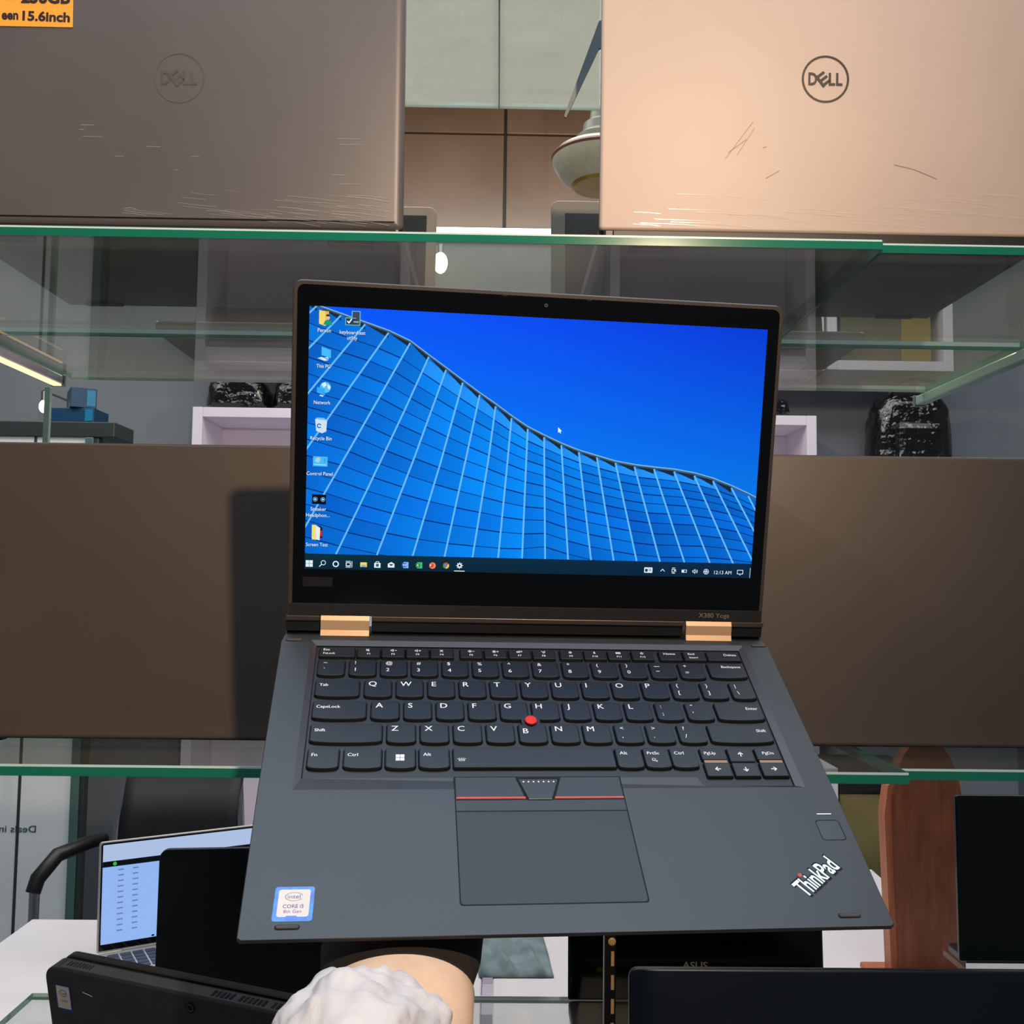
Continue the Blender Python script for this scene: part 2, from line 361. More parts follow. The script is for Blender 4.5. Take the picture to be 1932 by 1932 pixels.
# base: wedge-shaped body, deck with sunken keyboard well
out = [(-157.0, 0), (-155.2, -1.2), (155.2, -1.2), (157.0, 0), (159.0, 90), (160.2, 212), (158.5, 219.0), (-158.5, 219.0), (-160.2, 212), (-159.0, 90)]
b = mm(); b.loft([[(x * k_[0], (y - 108) * k_[1] + 108, z) for x, y in out] for z, k_ in ((-13.5, (0.93, 0.86)), (-9, (0.965, 0.915)), (-3.0, (0.998, 0.994)), (-2.2, (1, 1)), (-0.45, (1, 1)), (-0.02, (0.9975, 0.9975)))], True, False)
b.build('base', hb2, hero)
well_o = [(-141, 88.2), (142.5, 88.2), (143.2, 213.6), (-141.6, 213.6)]
well_i = [(-137.4, 97.2), (80.6, 97.2), (82.6, 96.2), (84.2, 92.0), (85.8, 90.5), (137.6, 90.5), (138.9, 209.2), (-137.9, 209.2)]
bm = bmesh.new()
def loop(pts, z):
    vs_ = [bm.verts.new((x, y, z)) for x, y in pts]; return [bm.edges.new((vs_[i], vs_[(i + 1) % len(vs_)])) for i in range(len(vs_))]
e = loop([(x * 0.9975, (y - 108) * 0.9975 + 108) for x, y in out], 0) + loop(well_o, 0)
bmesh.ops.triangle_fill(bm, use_beauty=True, use_dissolve=False, edges=e)
b = mm(); b.addbm(bm); b.build('palm_rest_deck', hb, hero)
bm = bmesh.new(); vo = [bm.verts.new((x, y, 0)) for x, y in well_o]; vi = [bm.verts.new((x, y, -1.1)) for x, y in well_i]
for f in ((vo[0], vi[0], vi[7], vo[3]), (vo[3], vi[7], vi[6], vo[2]), (vo[2], vi[6], vi[5], vo[1])):
    bm.faces.new(f[::-1])
bm.faces.new((vo[0], vo[1], vi[5], vi[4], vi[3], vi[2], vi[1], vi[0]))
b = mm(); b.addbm(bm); kf = b.build('keyboard_frame', hb2, hero); 
b = mm(); b.flat(inset(well_i, -0.2), -2.0); b.build('key_well', hw, hero)
b = mm()
for i in range(len(well_i)):
    p, q = well_i[i], well_i[(i + 1) % len(well_i)]; b.add([(p[0], p[1], -1.1), (q[0], q[1], -1.1), (q[0], q[1], -2), (p[0], p[1], -2)], [(0, 1, 2, 3)])
b.build('well_wall', hgap, hero)
b = mm()
wi2 = inset(well_i, 0.75)
for i in range(len(well_i)):
    j = (i + 1) % len(well_i); b.add([(*well_i[i], -1.95), (*well_i[j], -1.95), (*wi2[j], -1.95), (*wi2[i], -1.95)], [(0, 1, 2, 3)])
b.build('well_gap', hgap, hero)

# keys -------------------------------------------------------------
def key_outline(w_, h_, curved):
    if not curved: return rrect(0, -h_, w_, 0, 0.9, 3)
    pts = []; arc = min(1.5, 1.2 + w_ * 0.004); rb = 2.2
    for k in range(9):
        x = w_ * (0.06 + 0.88 * k / 8); tt = (x / w_ - 0.5) * 2; pts.append((x, -h_ + arc * 0.9 * abs(tt) ** 2.6))
    pts = [(0, -h_ + 2.6)] + [(0.25, -h_ + 1.75)] + pts + [(w_ - 0.25, -h_ + 1.75), (w_, -h_ + 2.6)]
    pts += [(w_, -0.8), (w_ - 0.25, -0.25), (w_ - 0.8, 0), (0.8, 0), (0.25, -0.25), (0, -0.8)]
    return pts
_km = {}
def key(x0, y1, w_, h_, legends=(), curved=True, top=0.0):
    kk = (round(w_, 2), round(h_, 2), curved)
    if kk not in _km:
        o_ = key_outline(w_, h_, curved)
        c_ = mm(); c_.slab(o_, [(-0.5, 0.12), (-0.12, 0.25), (0.0, 0.55)]); me1 = c_.build('key', hk, None, smooth=False).data
        d_ = mm(); d_.slab(inset(o_, -0.62), [(-2.0, 0.0), (-0.5, 0.62)]); me2 = d_.build('key_skirt', hside).data
        for nm in list(bpy.data.objects):
            if nm.data in (me1, me2): bpy.data.objects.remove(nm)
        _km[kk] = (me1, me2)
    me1, me2 = _km[kk]
    k = obj('key', me1, hero, Matrix.Translation((x0 * .001, y1 * .001, top * .001)))
    obj('key_skirt', me2, k)
    if legends:
        b_ = mm()
        for g in legends: g(b_, w_, h_)
        b_.build('legend', leg, k)
    return k
def L_(s, x, y, h, align='L', wd=None, hs=1.08):
    def g(b_, w_, h_):                       # printed twice, a hair apart, for the heavier strokes of the legends
        for o_ in (0, .14 if h > 3 else .09): text(b_, s, (x if x >= 0 else w_ + x) + o_, -y, h, 0.03 + o_ * .02, align, wd, hs=hs)
    return g
def S_(strokes, x, y, sc=1.0, wd=0.35): 
    def g(b_, w_, h_):
        for pts in strokes: b_.stroke([(x + p[0] * sc, -y + p[1] * sc) for p in pts], wd, 0.03)
    return g
def circ(cx, cy, r_, n=12): return [(cx + r_ * math.cos(2 * math.pi * i / n), cy + r_ * math.sin(2 * math.pi * i / n)) for i in range(n + 1)]
spk = [[(-1.4, -.45), (-.7, -.45), (.2, -1.1), (.2, 1.1), (-.7, .45), (-1.4, .45), (-1.4, -.45)]]
sun = [circ(-.6, 0, .5, 8)] + [[(-.6 + .8 * math.cos(a), .8 * math.sin(a)), (-.6 + 1.25 * math.cos(a), 1.25 * math.sin(a))] for a in [i * math.pi / 4 for i in range(8)]]
minus = [[(1.0, 0), (2.4, 0)]]; plus = minus + [[(1.7, -.7), (1.7, .7)]]
ficons = [spk + [[(-1.4, 1.1), (.4, -1.1)]], spk + minus, spk + plus,
          [[(-1, -1), (1, 1)], [(-1, 1), (1, -1)], [(-.4, .2), (.1, .9)]], sun + minus, sun + plus,
          [[(-1.6, -.7), (.3, -.7), (.3, .4), (-1.6, .4), (-1.6, -.7)], [(-.2, .9), (1.9, .9), (1.9, -.2), (.8, -.2)], [(-1.6, 0), (.3, 0)]],
          [[(-1.1, 1), (0, -.1), (0, -1.1)], [(0, -.1), (.9, .9)], [(.5, -1), (1.2, -.2)], [(1.1, .2), (1.4, 1.0)]],
          [circ(0, 0, .9, 8), circ(0, 0, .35, 6)],
          [[(-.6, .6), (.6, -.5), (0, -1.1), (0, 1.1), (.6, .5), (-.6, -.6)]],
          [[(-1.5, -.7), (1.5, -.7), (1.5, .7), (-1.5, .7), (-1.5, -.7)], [(-1.2, .2), (1.2, .2)], [(-1.2, -.25), (1.2, -.25)]],
          [[(1.2 * (1 if i % 2 == 0 else .45) * math.sin(i * math.pi / 5), 1.2 * (1 if i % 2 == 0 else .45) * math.cos(i * math.pi / 5)) for i in range(11)]]]
FY, FH = 207.0, 9.4
key(-135.5, FY, 22.0, FH, [L_('Esc', 2.4, 3.6, 2.0), L_('FnLock', 2.4, 7.0, 1.6)], False)
fx = [-112 + 15.35 * i for i in range(4)] + [-47.2 + 15.6 * i for i in range(4)] + [17.4 + 15.8 * i for i in range(4)]
for i, x in enumerate(fx):
    key(x, FY, 14.2, FH, [S_(ficons[i], 6.9, 2.9, 0.95, 0.36), L_('F%d' % (i + 1), 7.0, 7.2, 1.55, 'C')], False)
key(83.1, FY, 15.1, FH, [L_('Home', 3.2, 4.0, 2.0)], False)
key(99.4, FY, 14.9, FH, [L_('End', 3.4, 3.9, 1.9), L_('Insert', 3.6, 7.3, 1.6)], False)
key(115.4, FY, 22.2, FH, [L_('Delete', -2.4, 4.6, 2.0, 'R')], False)
KH, KW = 15.4, 16.2
def two(a, c_): return [L_(a, 3.2, 4.6, 2.7), L_(c_, 3.4, 11.0, 2.9)]
for i, (a, c_) in enumerate((('~', '`'), ('!', '1'), ('@', '2'), ('#', '3'), ('$', '4'), ('%', '5'), ('^', '6'), ('&', '7'), ('*', '8'), ('(', '9'), (')', '0'), ('_', '-'), ('+', '='))):
    x = -135.4 + 19.15 * i if i == 0 else -116.2 + 19.05 * (i - 1)
    lg = [S_([[(0, 0), (3.4, 0)]], 2.9, 4.0, 1, .45), S_([[(0, 0), (2.2, 0)]], 3.5, 8.6, 1, .45)] if a == '_' else two(a, c_)
    key(x, 195.1, KW, KH, lg)
key(113.0, 195.4, 24.2, 15.0, [L_('Backspace', -2.6, 5.0, 2.0, 'R')])
key(-135.4, 176.2, 26.0, KH, [L_('Tab', 2.2, 6.0, 2.2)])
for i, c_ in enumerate(('Q', 'W', 'E', 'R', 'T', 'Y', 'U', 'I', 'O', 'P')): key(-106.3 + 19.05 * i, 176.2, KW, KH, [L_(c_, 2.4, 5.6, 3.9, hs=1.12)])
for i, (a, c_) in enumerate((('{', '['), ('}', ']'))): key(-106.3 + 19.05 * (10 + i), 176.2, KW, KH, two(a, c_))
key(-106.3 + 19.05 * 12, 176.2, 14.9, KH, two('|', '\\'))
key(-135.5, 157.2, 30.9, KH, [L_('CapsLock', 2.0, 6.0, 2.2)])
for i, c_ in enumerate(('A', 'S', 'D', 'F', 'G', 'H', 'J', 'K', 'L')):
    lg = [L_(c_, 2.4, 5.6, 3.9, hs=1.12)]
    if c_ in 'FJ': pass
    key(-101.6 + 19.05 * i, 157.2, KW, KH, lg)
for i, (a, c_) in enumerate(((':', ';'), ('"', "'"))): key(-101.6 + 19.05 * (9 + i), 157.2, KW, KH, two(a, c_))
key(107.6, 157.2, 29.2, KH, [L_('Enter', -2.6, 6.0, 2.2, 'R')])
key(-135.2, 138.2, 40.3, KH, [L_('Shift', 2.2, 6.4, 2.2)])
for i, c_ in enumerate(('Z', 'X', 'C', 'V', 'B', 'N', 'M')): key(-92.1 + 19.05 * i, 138.2, KW, KH, [L_(c_, 2.4, 5.8 if c_ != 'B' else 7.6, 3.9, hs=1.12)])
for i, (a, c_) in enumerate((('<', ','), ('>', '.'), ('?', '/'))): key(-92.1 + 19.05 * (7 + i), 138.2, KW, KH, two(a, c_))
key(98.2, 138.2, 38.0, KH, [L_('Shift', -2.6, 6.2, 2.2, 'R')])
BY, BH = 118.9, 15.6
key(-135.1, BY, 16.9, BH, [L_('Fn', 2.0, 6.4, 2.3)])
key(-115.4, BY, 20.7, BH, [L_('Ctrl', 2.0, 6.4, 2.3)])
def winlogo(b_, w_, h_):
    for sx in (0, 1):
        for sy in (0, 1): b_.flat([(5.6 + sx * 2.5, -9.8 + sy * 2.5), (7.9 + sx * 2.5, -9.8 + sy * 2.5), (7.9 + sx * 2.5, -7.6 + sy * 2.5), (5.6 + sx * 2.5, -7.6 + sy * 2.5)], 0.03)
key(-92.5, BY, 16.5, BH, [winlogo])
key(-73.9, BY, 16.8, BH, [L_('Alt', 2.2, 6.2, 2.3)])
key(-54.8, BY, 92.0, BH - 0.6, [S_([[(-1.6, -.6), (-1.3, .3), (1.3, .3), (1.6, -.6), (-1.6, -.6)], [(0, .7), (0, 1.6)], [(-.9, .7), (-1.3, 1.5)], [(.9, .7), (1.3, 1.5)], [(-1.7, .5), (-2.3, 1)], [(1.7, .5), (2.3, 1)]], 4.6, 9.3, 1, .32)], False)
key(38.4, BY, 15.2, BH, [L_('Alt', 2.2, 5.2, 2.3)])
key(54.7, BY, 14.9, BH, [L_('PrtSc', 2.0, 5.2, 2.2), S_([circ(-.6, .6, .9, 8), circ(.9, -.7, .5, 6), [(-1.6, -.2), (.6, -.7)], [(0, 0), (.6, 1.1)]], 5.6, 9.6, 1, .3)])
key(70.5, BY, 15.1, BH, [L_('Ctrl', 2.2, 5.2, 2.3)])
brass2 = mat('tan_strip', (150, 116, 84), 0.4, noise=0.05)
arrow = lambda a: S_([[(math.cos(a) * -1.5, math.sin(a) * -1.5), (math.cos(a) * 1.5, math.sin(a) * 1.5)], [(math.cos(a) * .1 - math.sin(a) * 1.3, math.sin(a) * .1 + math.cos(a) * 1.3), (math.cos(a) * 1.6, math.sin(a) * 1.6), (math.cos(a) * .1 + math.sin(a) * 1.3, math.sin(a) * .1 - math.cos(a) * 1.3)]], 7.2, 5.2, 1, .62)
cx_ = (88.6, 105.0, 121.6)
for i, (tp, ar) in enumerate((('PgUp', math.pi), (None, None), ('PgDn', 0))):
    x = cx_[i]
    if tp:
        k = key(x, BY, 14.8, 9.4, [L_(tp, 2.0 if tp == 'PgUp' else 4.0, 5.2, 2.1)], False)
        k2 = key(x, 107.6, 14.8, 10.8, [arrow(ar)], False)
        b_ = mm(); b_.box(0.6, -11.6, -0.9, 14.2, -9.7, -0.1); b_.build('tan_gap_strip', brass2, k)
    else:
        key(x, BY, 14.8, 10.9, [arrow(math.pi / 2)], False); key(x, 107.4, 14.8, 10.6, [arrow(-math.pi / 2)], False)

# pointing stick
tpd = mm(); tpd.lathe([(3.2, -1.9), (2.4, -0.2), (2.6, 0.2), (3.4, 0.7), (3.55, 1.3), (3.2, 1.75), (1.6, 1.95), (0, 2.0)], 28)
tp = tpd.build('pointing_stick', red, hero, Matrix.Translation((-0.0082, 0.1402, 0.0)), smooth=True); tp['label'] = 'red rubber pointing stick'
b = mm(); b.ring(-8.2, 140.2, 0, 5.6, 0.04, 32); b.build('stick_surround', hside, hero)

# buttons and touchpad
b = mm(); b.flat(rrect(-55.3, 14.8, 37.6, 97.0, (1.8, 1.8, .2, .2)), 0.03)
b.build('touchpad_gap', hgap, hero)
b = mm(); b.slab(rrect(-54.7, 15.4, 37.0, 72.3, (1.6, 1.6, .2, .2)), [(0.02, 0), (0.07, 0), (0.12, 0.15)]); b.build('touchpad', mat('touchpad_slate', (24, 26, 28), 0.33, noise=0.06, scale=25, spec=0.38), hero)
btn = mat('button_slate', (22, 23, 25), 0.38, noise=0.05)
def lbutton(x0, x1, xi0, xi1):
    b_ = mm(); b_.add([(x0, 72.8, .12), (xi0 if xi0 else x1, 72.8, .12), (x1, 80.2, .12), (x0, 80.2, .12)], [(0, 1, 2, 3)]); return b_
pl = mm(); pl.slab([(-54.7, 72.9), (37.0, 72.9), (37.0, 80.2), (-54.7, 80.2)], [(.03, 0), (.1, 0), (.14, .1)]); pl.build('button_bar', btn, hero)
for (q, r4) in (([(-54.7, 80.9), (-16.9, 80.9), (-21.3, 96.5), (-54.7, 96.5)], (-54.4, -17.1)), ([(-1.3, 80.9), (37, 80.9), (37, 96.5), (3.6, 96.5)], (-1.0, 36.8))):
    b = mm(); b.slab(q, [(.03, 0), (.12, 0), (.3, .3)]); k = b.build('click_button', btn, hero)
    s_ = mm(); s_.box(r4[0], 80.95, .2, r4[1], 82.1, .55); s_.build('red_stripe', redline, k)
b = mm(); b.slab([(-15.5, 80.3), (-2.7, 80.3), (2.3, 94.6), (-20.0, 94.6)], [(.03, -.35), (.3, -.35)]); b.build('middle_button_gap', hgap, hero)
b = mm(); b.slab([(-15.5, 80.3), (-2.7, 80.3), (2.3, 94.6), (-20.0, 94.6)], [(.1, 0), (.5, 0), (.65, .25)]); k = b.build('middle_button', btn, hero)
for i in range(7): b = mm(); b.ring(-17.2 + i * 2.78, 92.6, 0, .5, .7, 12); b.build('dot', leg, k)

# bumpers, fingerprint reader, sticker, badge
for (x0, x1, y) in ((-140.4, -129.8, 5.2), (130.6, 141.3, 5.2), (-157.2, -147.5, 213.3), (149.0, 158.6, 213.3)):
    b = mm(); b.flat(rrect(x0 - .5, y - 1.45, x1 + .5, y + 1.45, 1.4, 5), .03); g = b.build('bumper_gap', hgap, hero)
    b = mm(); b.slab(rrect(x0, y - 1.0, x1, y + 1.0, 1.0, 5), [(.03, 0), (.5, 0), (.8, .35)]); b.build('rubber_bumper', mat('bumper_brown', (66, 60, 58), 0.6), hero)
b = mm(); b.flat(rrect(139.4, 51.1, 152.9, 64.9, 1.9, 5), .03); b.build('reader_gap', hgap, hero)
b = mm(); b.slab(rrect(139.9, 51.4, 152.5, 64.4, 1.6, 5), [(.03, 0), (.12, .2)]); b.build('fingerprint_reader', mat('reader_slate', (30, 32, 34), 0.3), hero)
b = mm(); b.slab(rrect(142.2, 68.5, 150.6, 69.5, .3), [(.02, -.25), (.06, -.2)]); b.build('led_frame', hgap, hero)
b = mm(); b.flat(rrect(142.2, 68.6, 150.6, 69.4, .3), .1); b.build('reader_led', leg, hero)
st = mm(); st.slab(rrect(-142.6, 8.2, -124.1, 27.2, 1.4, 4), [(.02, 0), (.12, 0)]); 
blue = mat('holographic_blue', (22, 112, 236), 0.25, noise=0.45, scale=260, spec=0.8)
stk = st.build('sticker', blue, hero); stk['label'] = 'blue framed processor sticker'
b = mm(); b.flat(rrect(-140.7, 10.6, -126.0, 25.6, 1.2, 4), .15); b.build('sticker_face', mat('sticker_cream', (222, 214, 208), 0.4, noise=0.04), stk)
b = mm(); b.flat([(-136.4, 9.0), (-131.2, 9.0), (-131.2, 10.9), (-131.8, 11.2), (-135.8, 11.2), (-136.4, 10.9)], .17); b.build('sticker_notch', blue, stk)
b = mm(); text(b, 'intel', -136.4, 20.6, 2.1, .2, 'L', wd=5.9); b.ring(-133.4, 21.6, 3.95, 4.25, .2, 26, 20, 330, 0.56)
text(b, 'CORE i5', -138.2, 15.4, 1.9, .2, 'L', wd=9.6, offset=0.012); text(b, '8th Gen', -137.6, 12.7, 1.7, .2, 'L', wd=8.2)
b.build('sticker_print', mat('sticker_ink', (96, 92, 150), 0.5, noise=0.03), stk)
ang = math.atan2(18.2, 24.6)
b = mm(); text(b, 'ThinkPad', 118.3, 15.6, 9.9, .05, 'L', wd=30.4, rot=ang, offset=0.07); pb = b.build('badge_outline', hgap, hero)
b = mm(); text(b, 'ThinkPad', 118.1, 16.1, 9.3, .1, 'L', wd=29.6, rot=ang, offset=0.018); b.build('badge_lettering', mat('chrome_letter', (222, 228, 240), 0.3, metal=0.3, noise=0.04), pb)
b = mm(); b.ring(118.9, 29.3, 0, 1.15, .16, 18); b.build('badge_dot', redline, pb)

# hinge zone
for (x0, x1) in ((-136.2, -105.4), (104.8, 136.2)):
    b = mm(); b.loft([[(x, y, z) for y, z in ((217.6, -2.0), (217.6, .5), (220.2, 3.0), (223.0, 8.6), (225.5, 10.6), (231, 9), (231, -2))] for x in (x0, x1)], True, True)
    b.build('hinge', bronze, hero)
b = mm()
b.loft([[(x, y, z) for y, z in ((219.0, -9), (219.0, -.6), (221.0, -.6), (222.5, -1.2), (230, -1.2), (230, -9))] for x in (-158.4, 158.4)], True, True)
b.build('rear_edge', M_['black'], hero)

# lid
lidm = mat('lid_bronze_grey', (66, 58, 54), 0.32, noise=0.06, scale=40, spec=0.6, metal=0.2)
lid_out = rrect(-157.4, 7.2, 157.4, 218.2, (.6, .6, 6, 6), 6)
b = mm(); b.slab(lid_out, [(-6.4, 1.6), (-5.2, .2), (-3.2, 0), (-3.05, .35), (-2.9, 0), (-0.6, 0), (-0.05, .7)]); ld = b.build('lid', lidm, hero, LM)
b = mm(); b.flat(rrect(-154.6, 15.2, 154.9, 215.4, (.4, .4, 4.5, 4.5), 5), 0.0); b.build('bezel_glass', mat('bezel_glass', (5, 6, 9), 0.12, noise=0.05, spec=0.35), hero, LM)
b = mm(); b.box(-156.6, 7.6, -.3, 156.6, 15.0, 0.02); b.build('chin_strip', mat('chin_black', (30, 30, 32), 0.4), hero, LM)
b = mm(); b.box(-154.6, 14.9, 0.0, 154.9, 15.3, 0.12); b.build('chin_line', lidm, hero, LM)
for (x0, x1) in ((-158.2, -136.9), (-103.9, 103.2), (136.2, 158.2)):
    b = mm(); b.bbox(x0, 4.2, -6.0, x1, 7.4, 1.2, .35); b.build('hinge_cover_bar', lidm, hero, LM)
    b = mm(); b.bbox(x0, -3.2, -7.0, x1, 4.2, -0.8, .5); b.build('hinge_cover', M_['black'], hero, LM)
b = mm(); text(b, 'Lenovo', -146.6, 27.6, 3.6, .08, 'L', wd=16.4); 
pl = mm(); pl.flat(rrect(-148.2, 26.2, -129.4, 32.4, .3), .04); pl_ = pl.build('brand_plate', mat('brand_plate', (26, 22, 24), 0.3), hero, LM); b.build('brand_lettering', hgap, pl_)
b = mm(); text(b, 'X380 Yoga', 113.2, 10.2, 3.0, .06, 'L', wd=21.2); b.build('model_lettering', mat('grey_print', (120, 116, 112), 0.5), hero, LM)
b = mm(); b.ring(0.5, 210.3, 0, 1.2, .04, 20); k = b.build('webcam', mat('webcam_grey', (62, 66, 74), 0.3), hero, LM)
b = mm(); b.ring(0.5, 210.3, 0, .6, .06, 16); b.build('webcam_lens', hgap, k)
for x in (-26, 28): b = mm(); b.flat(rrect(x - 1.6, 214.6, x + 1.6, 215.5, .3), .05); b.build('microphone_hole', hgap, hero, LM)

# display picture ------------------------------------------------------
DX0, DX1, DY0, DY1 = -147.1, 147.3, 37.6, 202.4
def clip(poly):
    for ax, lim, sgn in ((0, DX0, 1), (0, DX1, -1), (1, DY0 + 9.7, 1), (1, DY1, -1)):
        res = []
        for i in range(len(poly)):
            p, q = poly[i - 1], poly[i]; ip, iq = sgn * (p[ax] - lim) >= 0, sgn * (q[ax] - lim) >= 0
            if ip != iq:
                t_ = (lim - p[ax]) / (q[ax] - p[ax]); res.append((p[0] + t_ * (q[0] - p[0]), p[1] + t_ * (q[1] - p[1])))
            if iq: res.append(q)
        poly = res
        if len(poly) < 3: return None
    return poly
scr = emat('screen_pixels', attr='Col', strength=1.0)
d = mm(); nx, ny = 18, 12
def sky(x, y):
    fx_, fy_ = (x - DX0) / (DX1 - DX0), (y - DY0) / (DY1 - DY0)
    top = [(0, 88, 252), (0, 74, 242), (0, 58, 216)]; bot = [(0, 136, 252), (0, 128, 242), (0, 118, 232)]
    def row(c_): i = min(1, int(fx_ * 2)); t_ = fx_ * 2 - i; return [c_[i][k] + (c_[i + 1][k] - c_[i][k]) * t_ for k in range(3)]
    a, c_ = row(bot), row(top); t_ = max(0, min(1, (fy_ - 0.35) / 0.65)); return lin([a[k] + (c_[k] - a[k]) * t_ for k in range(3)])
for i in range(nx):
    for j in range(ny):
        q = [(DX0 + (DX1 - DX0) * (i + a) / nx, DY0 + (DY1 - DY0) * (j + c_) / ny) for a, c_ in ((0, 0), (1, 0), (1, 1), (0, 1))]
        d.flat(q, 0.05, [sky(*p) for p in q])
disp = d.build('display', scr, hero, LM); disp['label'] = 'lit screen with blue glass-facade wallpaper'
mul = [[(560, 560), (540, 590)], [(598, 577), (560, 612)], [(643.5, 595), (584.5, 655)], [(689, 612), (582.7, 740)], [(733, 628), (667, 721), (579, 846)],
       [(774, 647), (712, 756), (637, 887), (573.5, 998)], [(809, 673.5), (764, 772.7), (694, 921), (630.6, 1052.5)], [(841.5, 698), (783, 860), (709, 1052.5)], [(873, 722), (832, 870), (777, 1054)],
       [(905, 745), (878, 870), (837.6, 1055)], [(935, 766.7), (921, 870), (890.7, 1056)], [(965, 789), (957.5, 870), (939.4, 1057.5)], [(995.5, 809), (992.8, 870), (984.7, 1058.8)],
       [(1026.5, 825), (1028.5, 1059)], [(1059, 840), (1072, 1060.6)], [(1092, 853), (1115.7, 1062)], [(1126, 863), (1158.6, 1063)], [(1161, 873), (1202.4, 1064.5)], [(1197, 880.7), (1246.6, 1065.7)],
       [(1233.7, 885), (1293, 1066.5)], [(1271.7, 889.8), (1341.6, 1068.3)], [(1309.8, 897.5), (1385.6, 1069)], [(1345, 907.4), (1418.7, 1056.7)], [(1379.7, 920.8), (1422.4, 1002)], [(1411.5, 935.8), (1424.4, 961)], [(1445, 955), (1458, 980)]]
mul = [[lidpx(*p) for p in m_] for m_ in mul]
roof = [(560, 556), (604.7, 577.8), (734, 624), (774, 643), (809, 669.5), (841.5, 693.5), (874, 718), (905, 741), (936, 762.5), (966, 785), (995.5, 805), (1028, 821.5), (1059.5, 836.5), (1092, 849.5), (1127, 860), (1160.5, 870), (1198, 877), (1234, 881.5), (1272, 885.5), (1310.6, 892.5), (1345.5, 902.5), (1379, 916), (1411.5, 931), (1445, 949)]
roof = [lidpx(*p) for p in roof]
def along(pl, s):
    for p, q in zip(pl[:-1], pl[1:]):
        l = math.dist(p, q)
        if s <= l or q is pl[-1]: return (p[0] + (q[0] - p[0]) * s / l, p[1] + (q[1] - p[1]) * s / l)
        s -= l
d = mm(); sp = mm(); ml = mm(); rf = mm()
base_poly = [roof[0]] + roof[1:] + [(DX1 + 12, DY0 - 5), (DX0 - 15, DY0 - 5)]
for i in range(len(roof) - 1):
    q = clip([roof[i], roof[i + 1], (roof[i + 1][0], DY0 - 5), (roof[i][0], DY0 - 5)][::-1])
    if q: d.flat(q, .08, lin((0, 104, 214)))
dark, cell_d = lin((4, 44, 112)), 0
for k in range(len(mul) - 1):
    spc = 6.6 + max(0, 13 - k) * 0.62; spc2 = 6.6 + max(0, 12 - k) * 0.62
    g = 1.06
    sA = [1.5]; sB = [1.5]; a, c_ = spc * 0.8, spc2 * 0.8
    for j in range(40):
        sA.append(sA[-1] + a); sB.append(sB[-1] + c_); a *= g if k > 6 else 1.01; c_ *= g if k > 6 else 1.01
    for j in range(40):
        q = [along(mul[k], sA[j]), along(mul[k + 1], sB[j]), along(mul[k + 1], sB[j + 1]), along(mul[k], sA[j + 1])]
        if max(p[1] for p in q) < DY0: break
        cq = clip(q[::-1])
        if cq:
            cx = sum(p[0] for p in q) / 4; cy = sum(p[1] for p in q) / 4; t_ = random.uniform(-1, 1)
            br = math.exp(-((cx + 20) / 70) ** 2) * 1.0
            gcol = (0, 100 + 26 * br + 9 * t_ - 6 * (cy < 80), 206 + 30 * br + 12 * t_ - 8 * (cy < 70))
            if j == 0 and 5 < k < 22: gcol = (30, 140, 246)
            gcol2 = tuple(v + (14 if n_ else 0) for n_, v in enumerate(gcol))
            d.flat(cq, .1, [lin(tuple(min(255, v) for v in (gcol if p[0] < cx else gcol2))) for p in cq])
        if j > 0:
            l0, l1 = q[0], q[1]; wl = 0.75 if (j + k) % 2 else 0.5
            cq = clip([(l0[0], l0[1] - wl), (l1[0], l1[1] - wl), l1, l0])
            if cq: sp.flat(cq, .13, dark)
    # dark recess under the roof edge
    if k < len(roof) - 1:
        m0, m1 = mul[k][0], mul[k + 1][0]
        cq = clip([(m1[0], m1[1] - 3.2), (m1[0], m1[1] + .6), (m0[0], m0[1] + .2)])
        if cq: sp.flat(cq, .14, lin((22, 40, 60)))
for m_ in mul:
    far = along(m_, 400)
    for p, q in zip(m_[:-1], m_[1:-1] + [far]):
        l = math.dist(p, q); nx_, ny_ = -(q[1] - p[1]) / l * .55, (q[0] - p[0]) / l * .55
        cq = clip([(p[0] - nx_, p[1] - ny_), (q[0] - nx_, q[1] - ny_), (q[0] + nx_, q[1] + ny_), (p[0] + nx_, p[1] + ny_)])
        if cq:
            area = sum(cq[i - 1][0] * cq[i][1] - cq[i][0] * cq[i - 1][1] for i in range(len(cq)))
            ml.flat(cq if area > 0 else cq[::-1], .16, lin((104, 186, 246)))
for p, q in zip(roof[:-1], roof[1:]):
    for (o0, o1, cc, zz) in ((-1.1, 0.0, (70, 92, 104), .18), (-0.15, .55, (120, 186, 232), .19)):
        cq = clip([(p[0], p[1] + o0), (q[0], q[1] + o0), (q[0], q[1] + o1), (p[0], p[1] + o1)])
        if cq: rf.flat(cq, zz, lin(cc))
d.build('facade_picture', scr, disp); sp.build('facade_joints', scr, disp); ml.build('facade_mullions', scr, disp); rf.build('roof_edge_picture', scr, disp)
tb = mm(); tb.flat([(DX0, DY0), (DX1, DY0), (DX1, DY0 + 9.8), (DX0, DY0 + 9.8)], .2, [lin((4, 38, 52)), lin((6, 34, 62)), lin((6, 40, 72)), lin((4, 46, 58))]); tb.build('taskbar', scr, disp)
WHT = lin((226, 240, 250))
def px(x, y): return lidpx(x, y)
K_ = 294.0 / 855.0                            # mm per photo pixel on the screen, roughly
ti = mm()
def flush():
    if ti.v: ti.build('taskbar_icon', scr, disp); ti.v.clear(); ti.f.clear(); ti.c.clear()
def icon_at(x, y): flush(); return px(x, y)
x, y = icon_at(583.5, 1063)
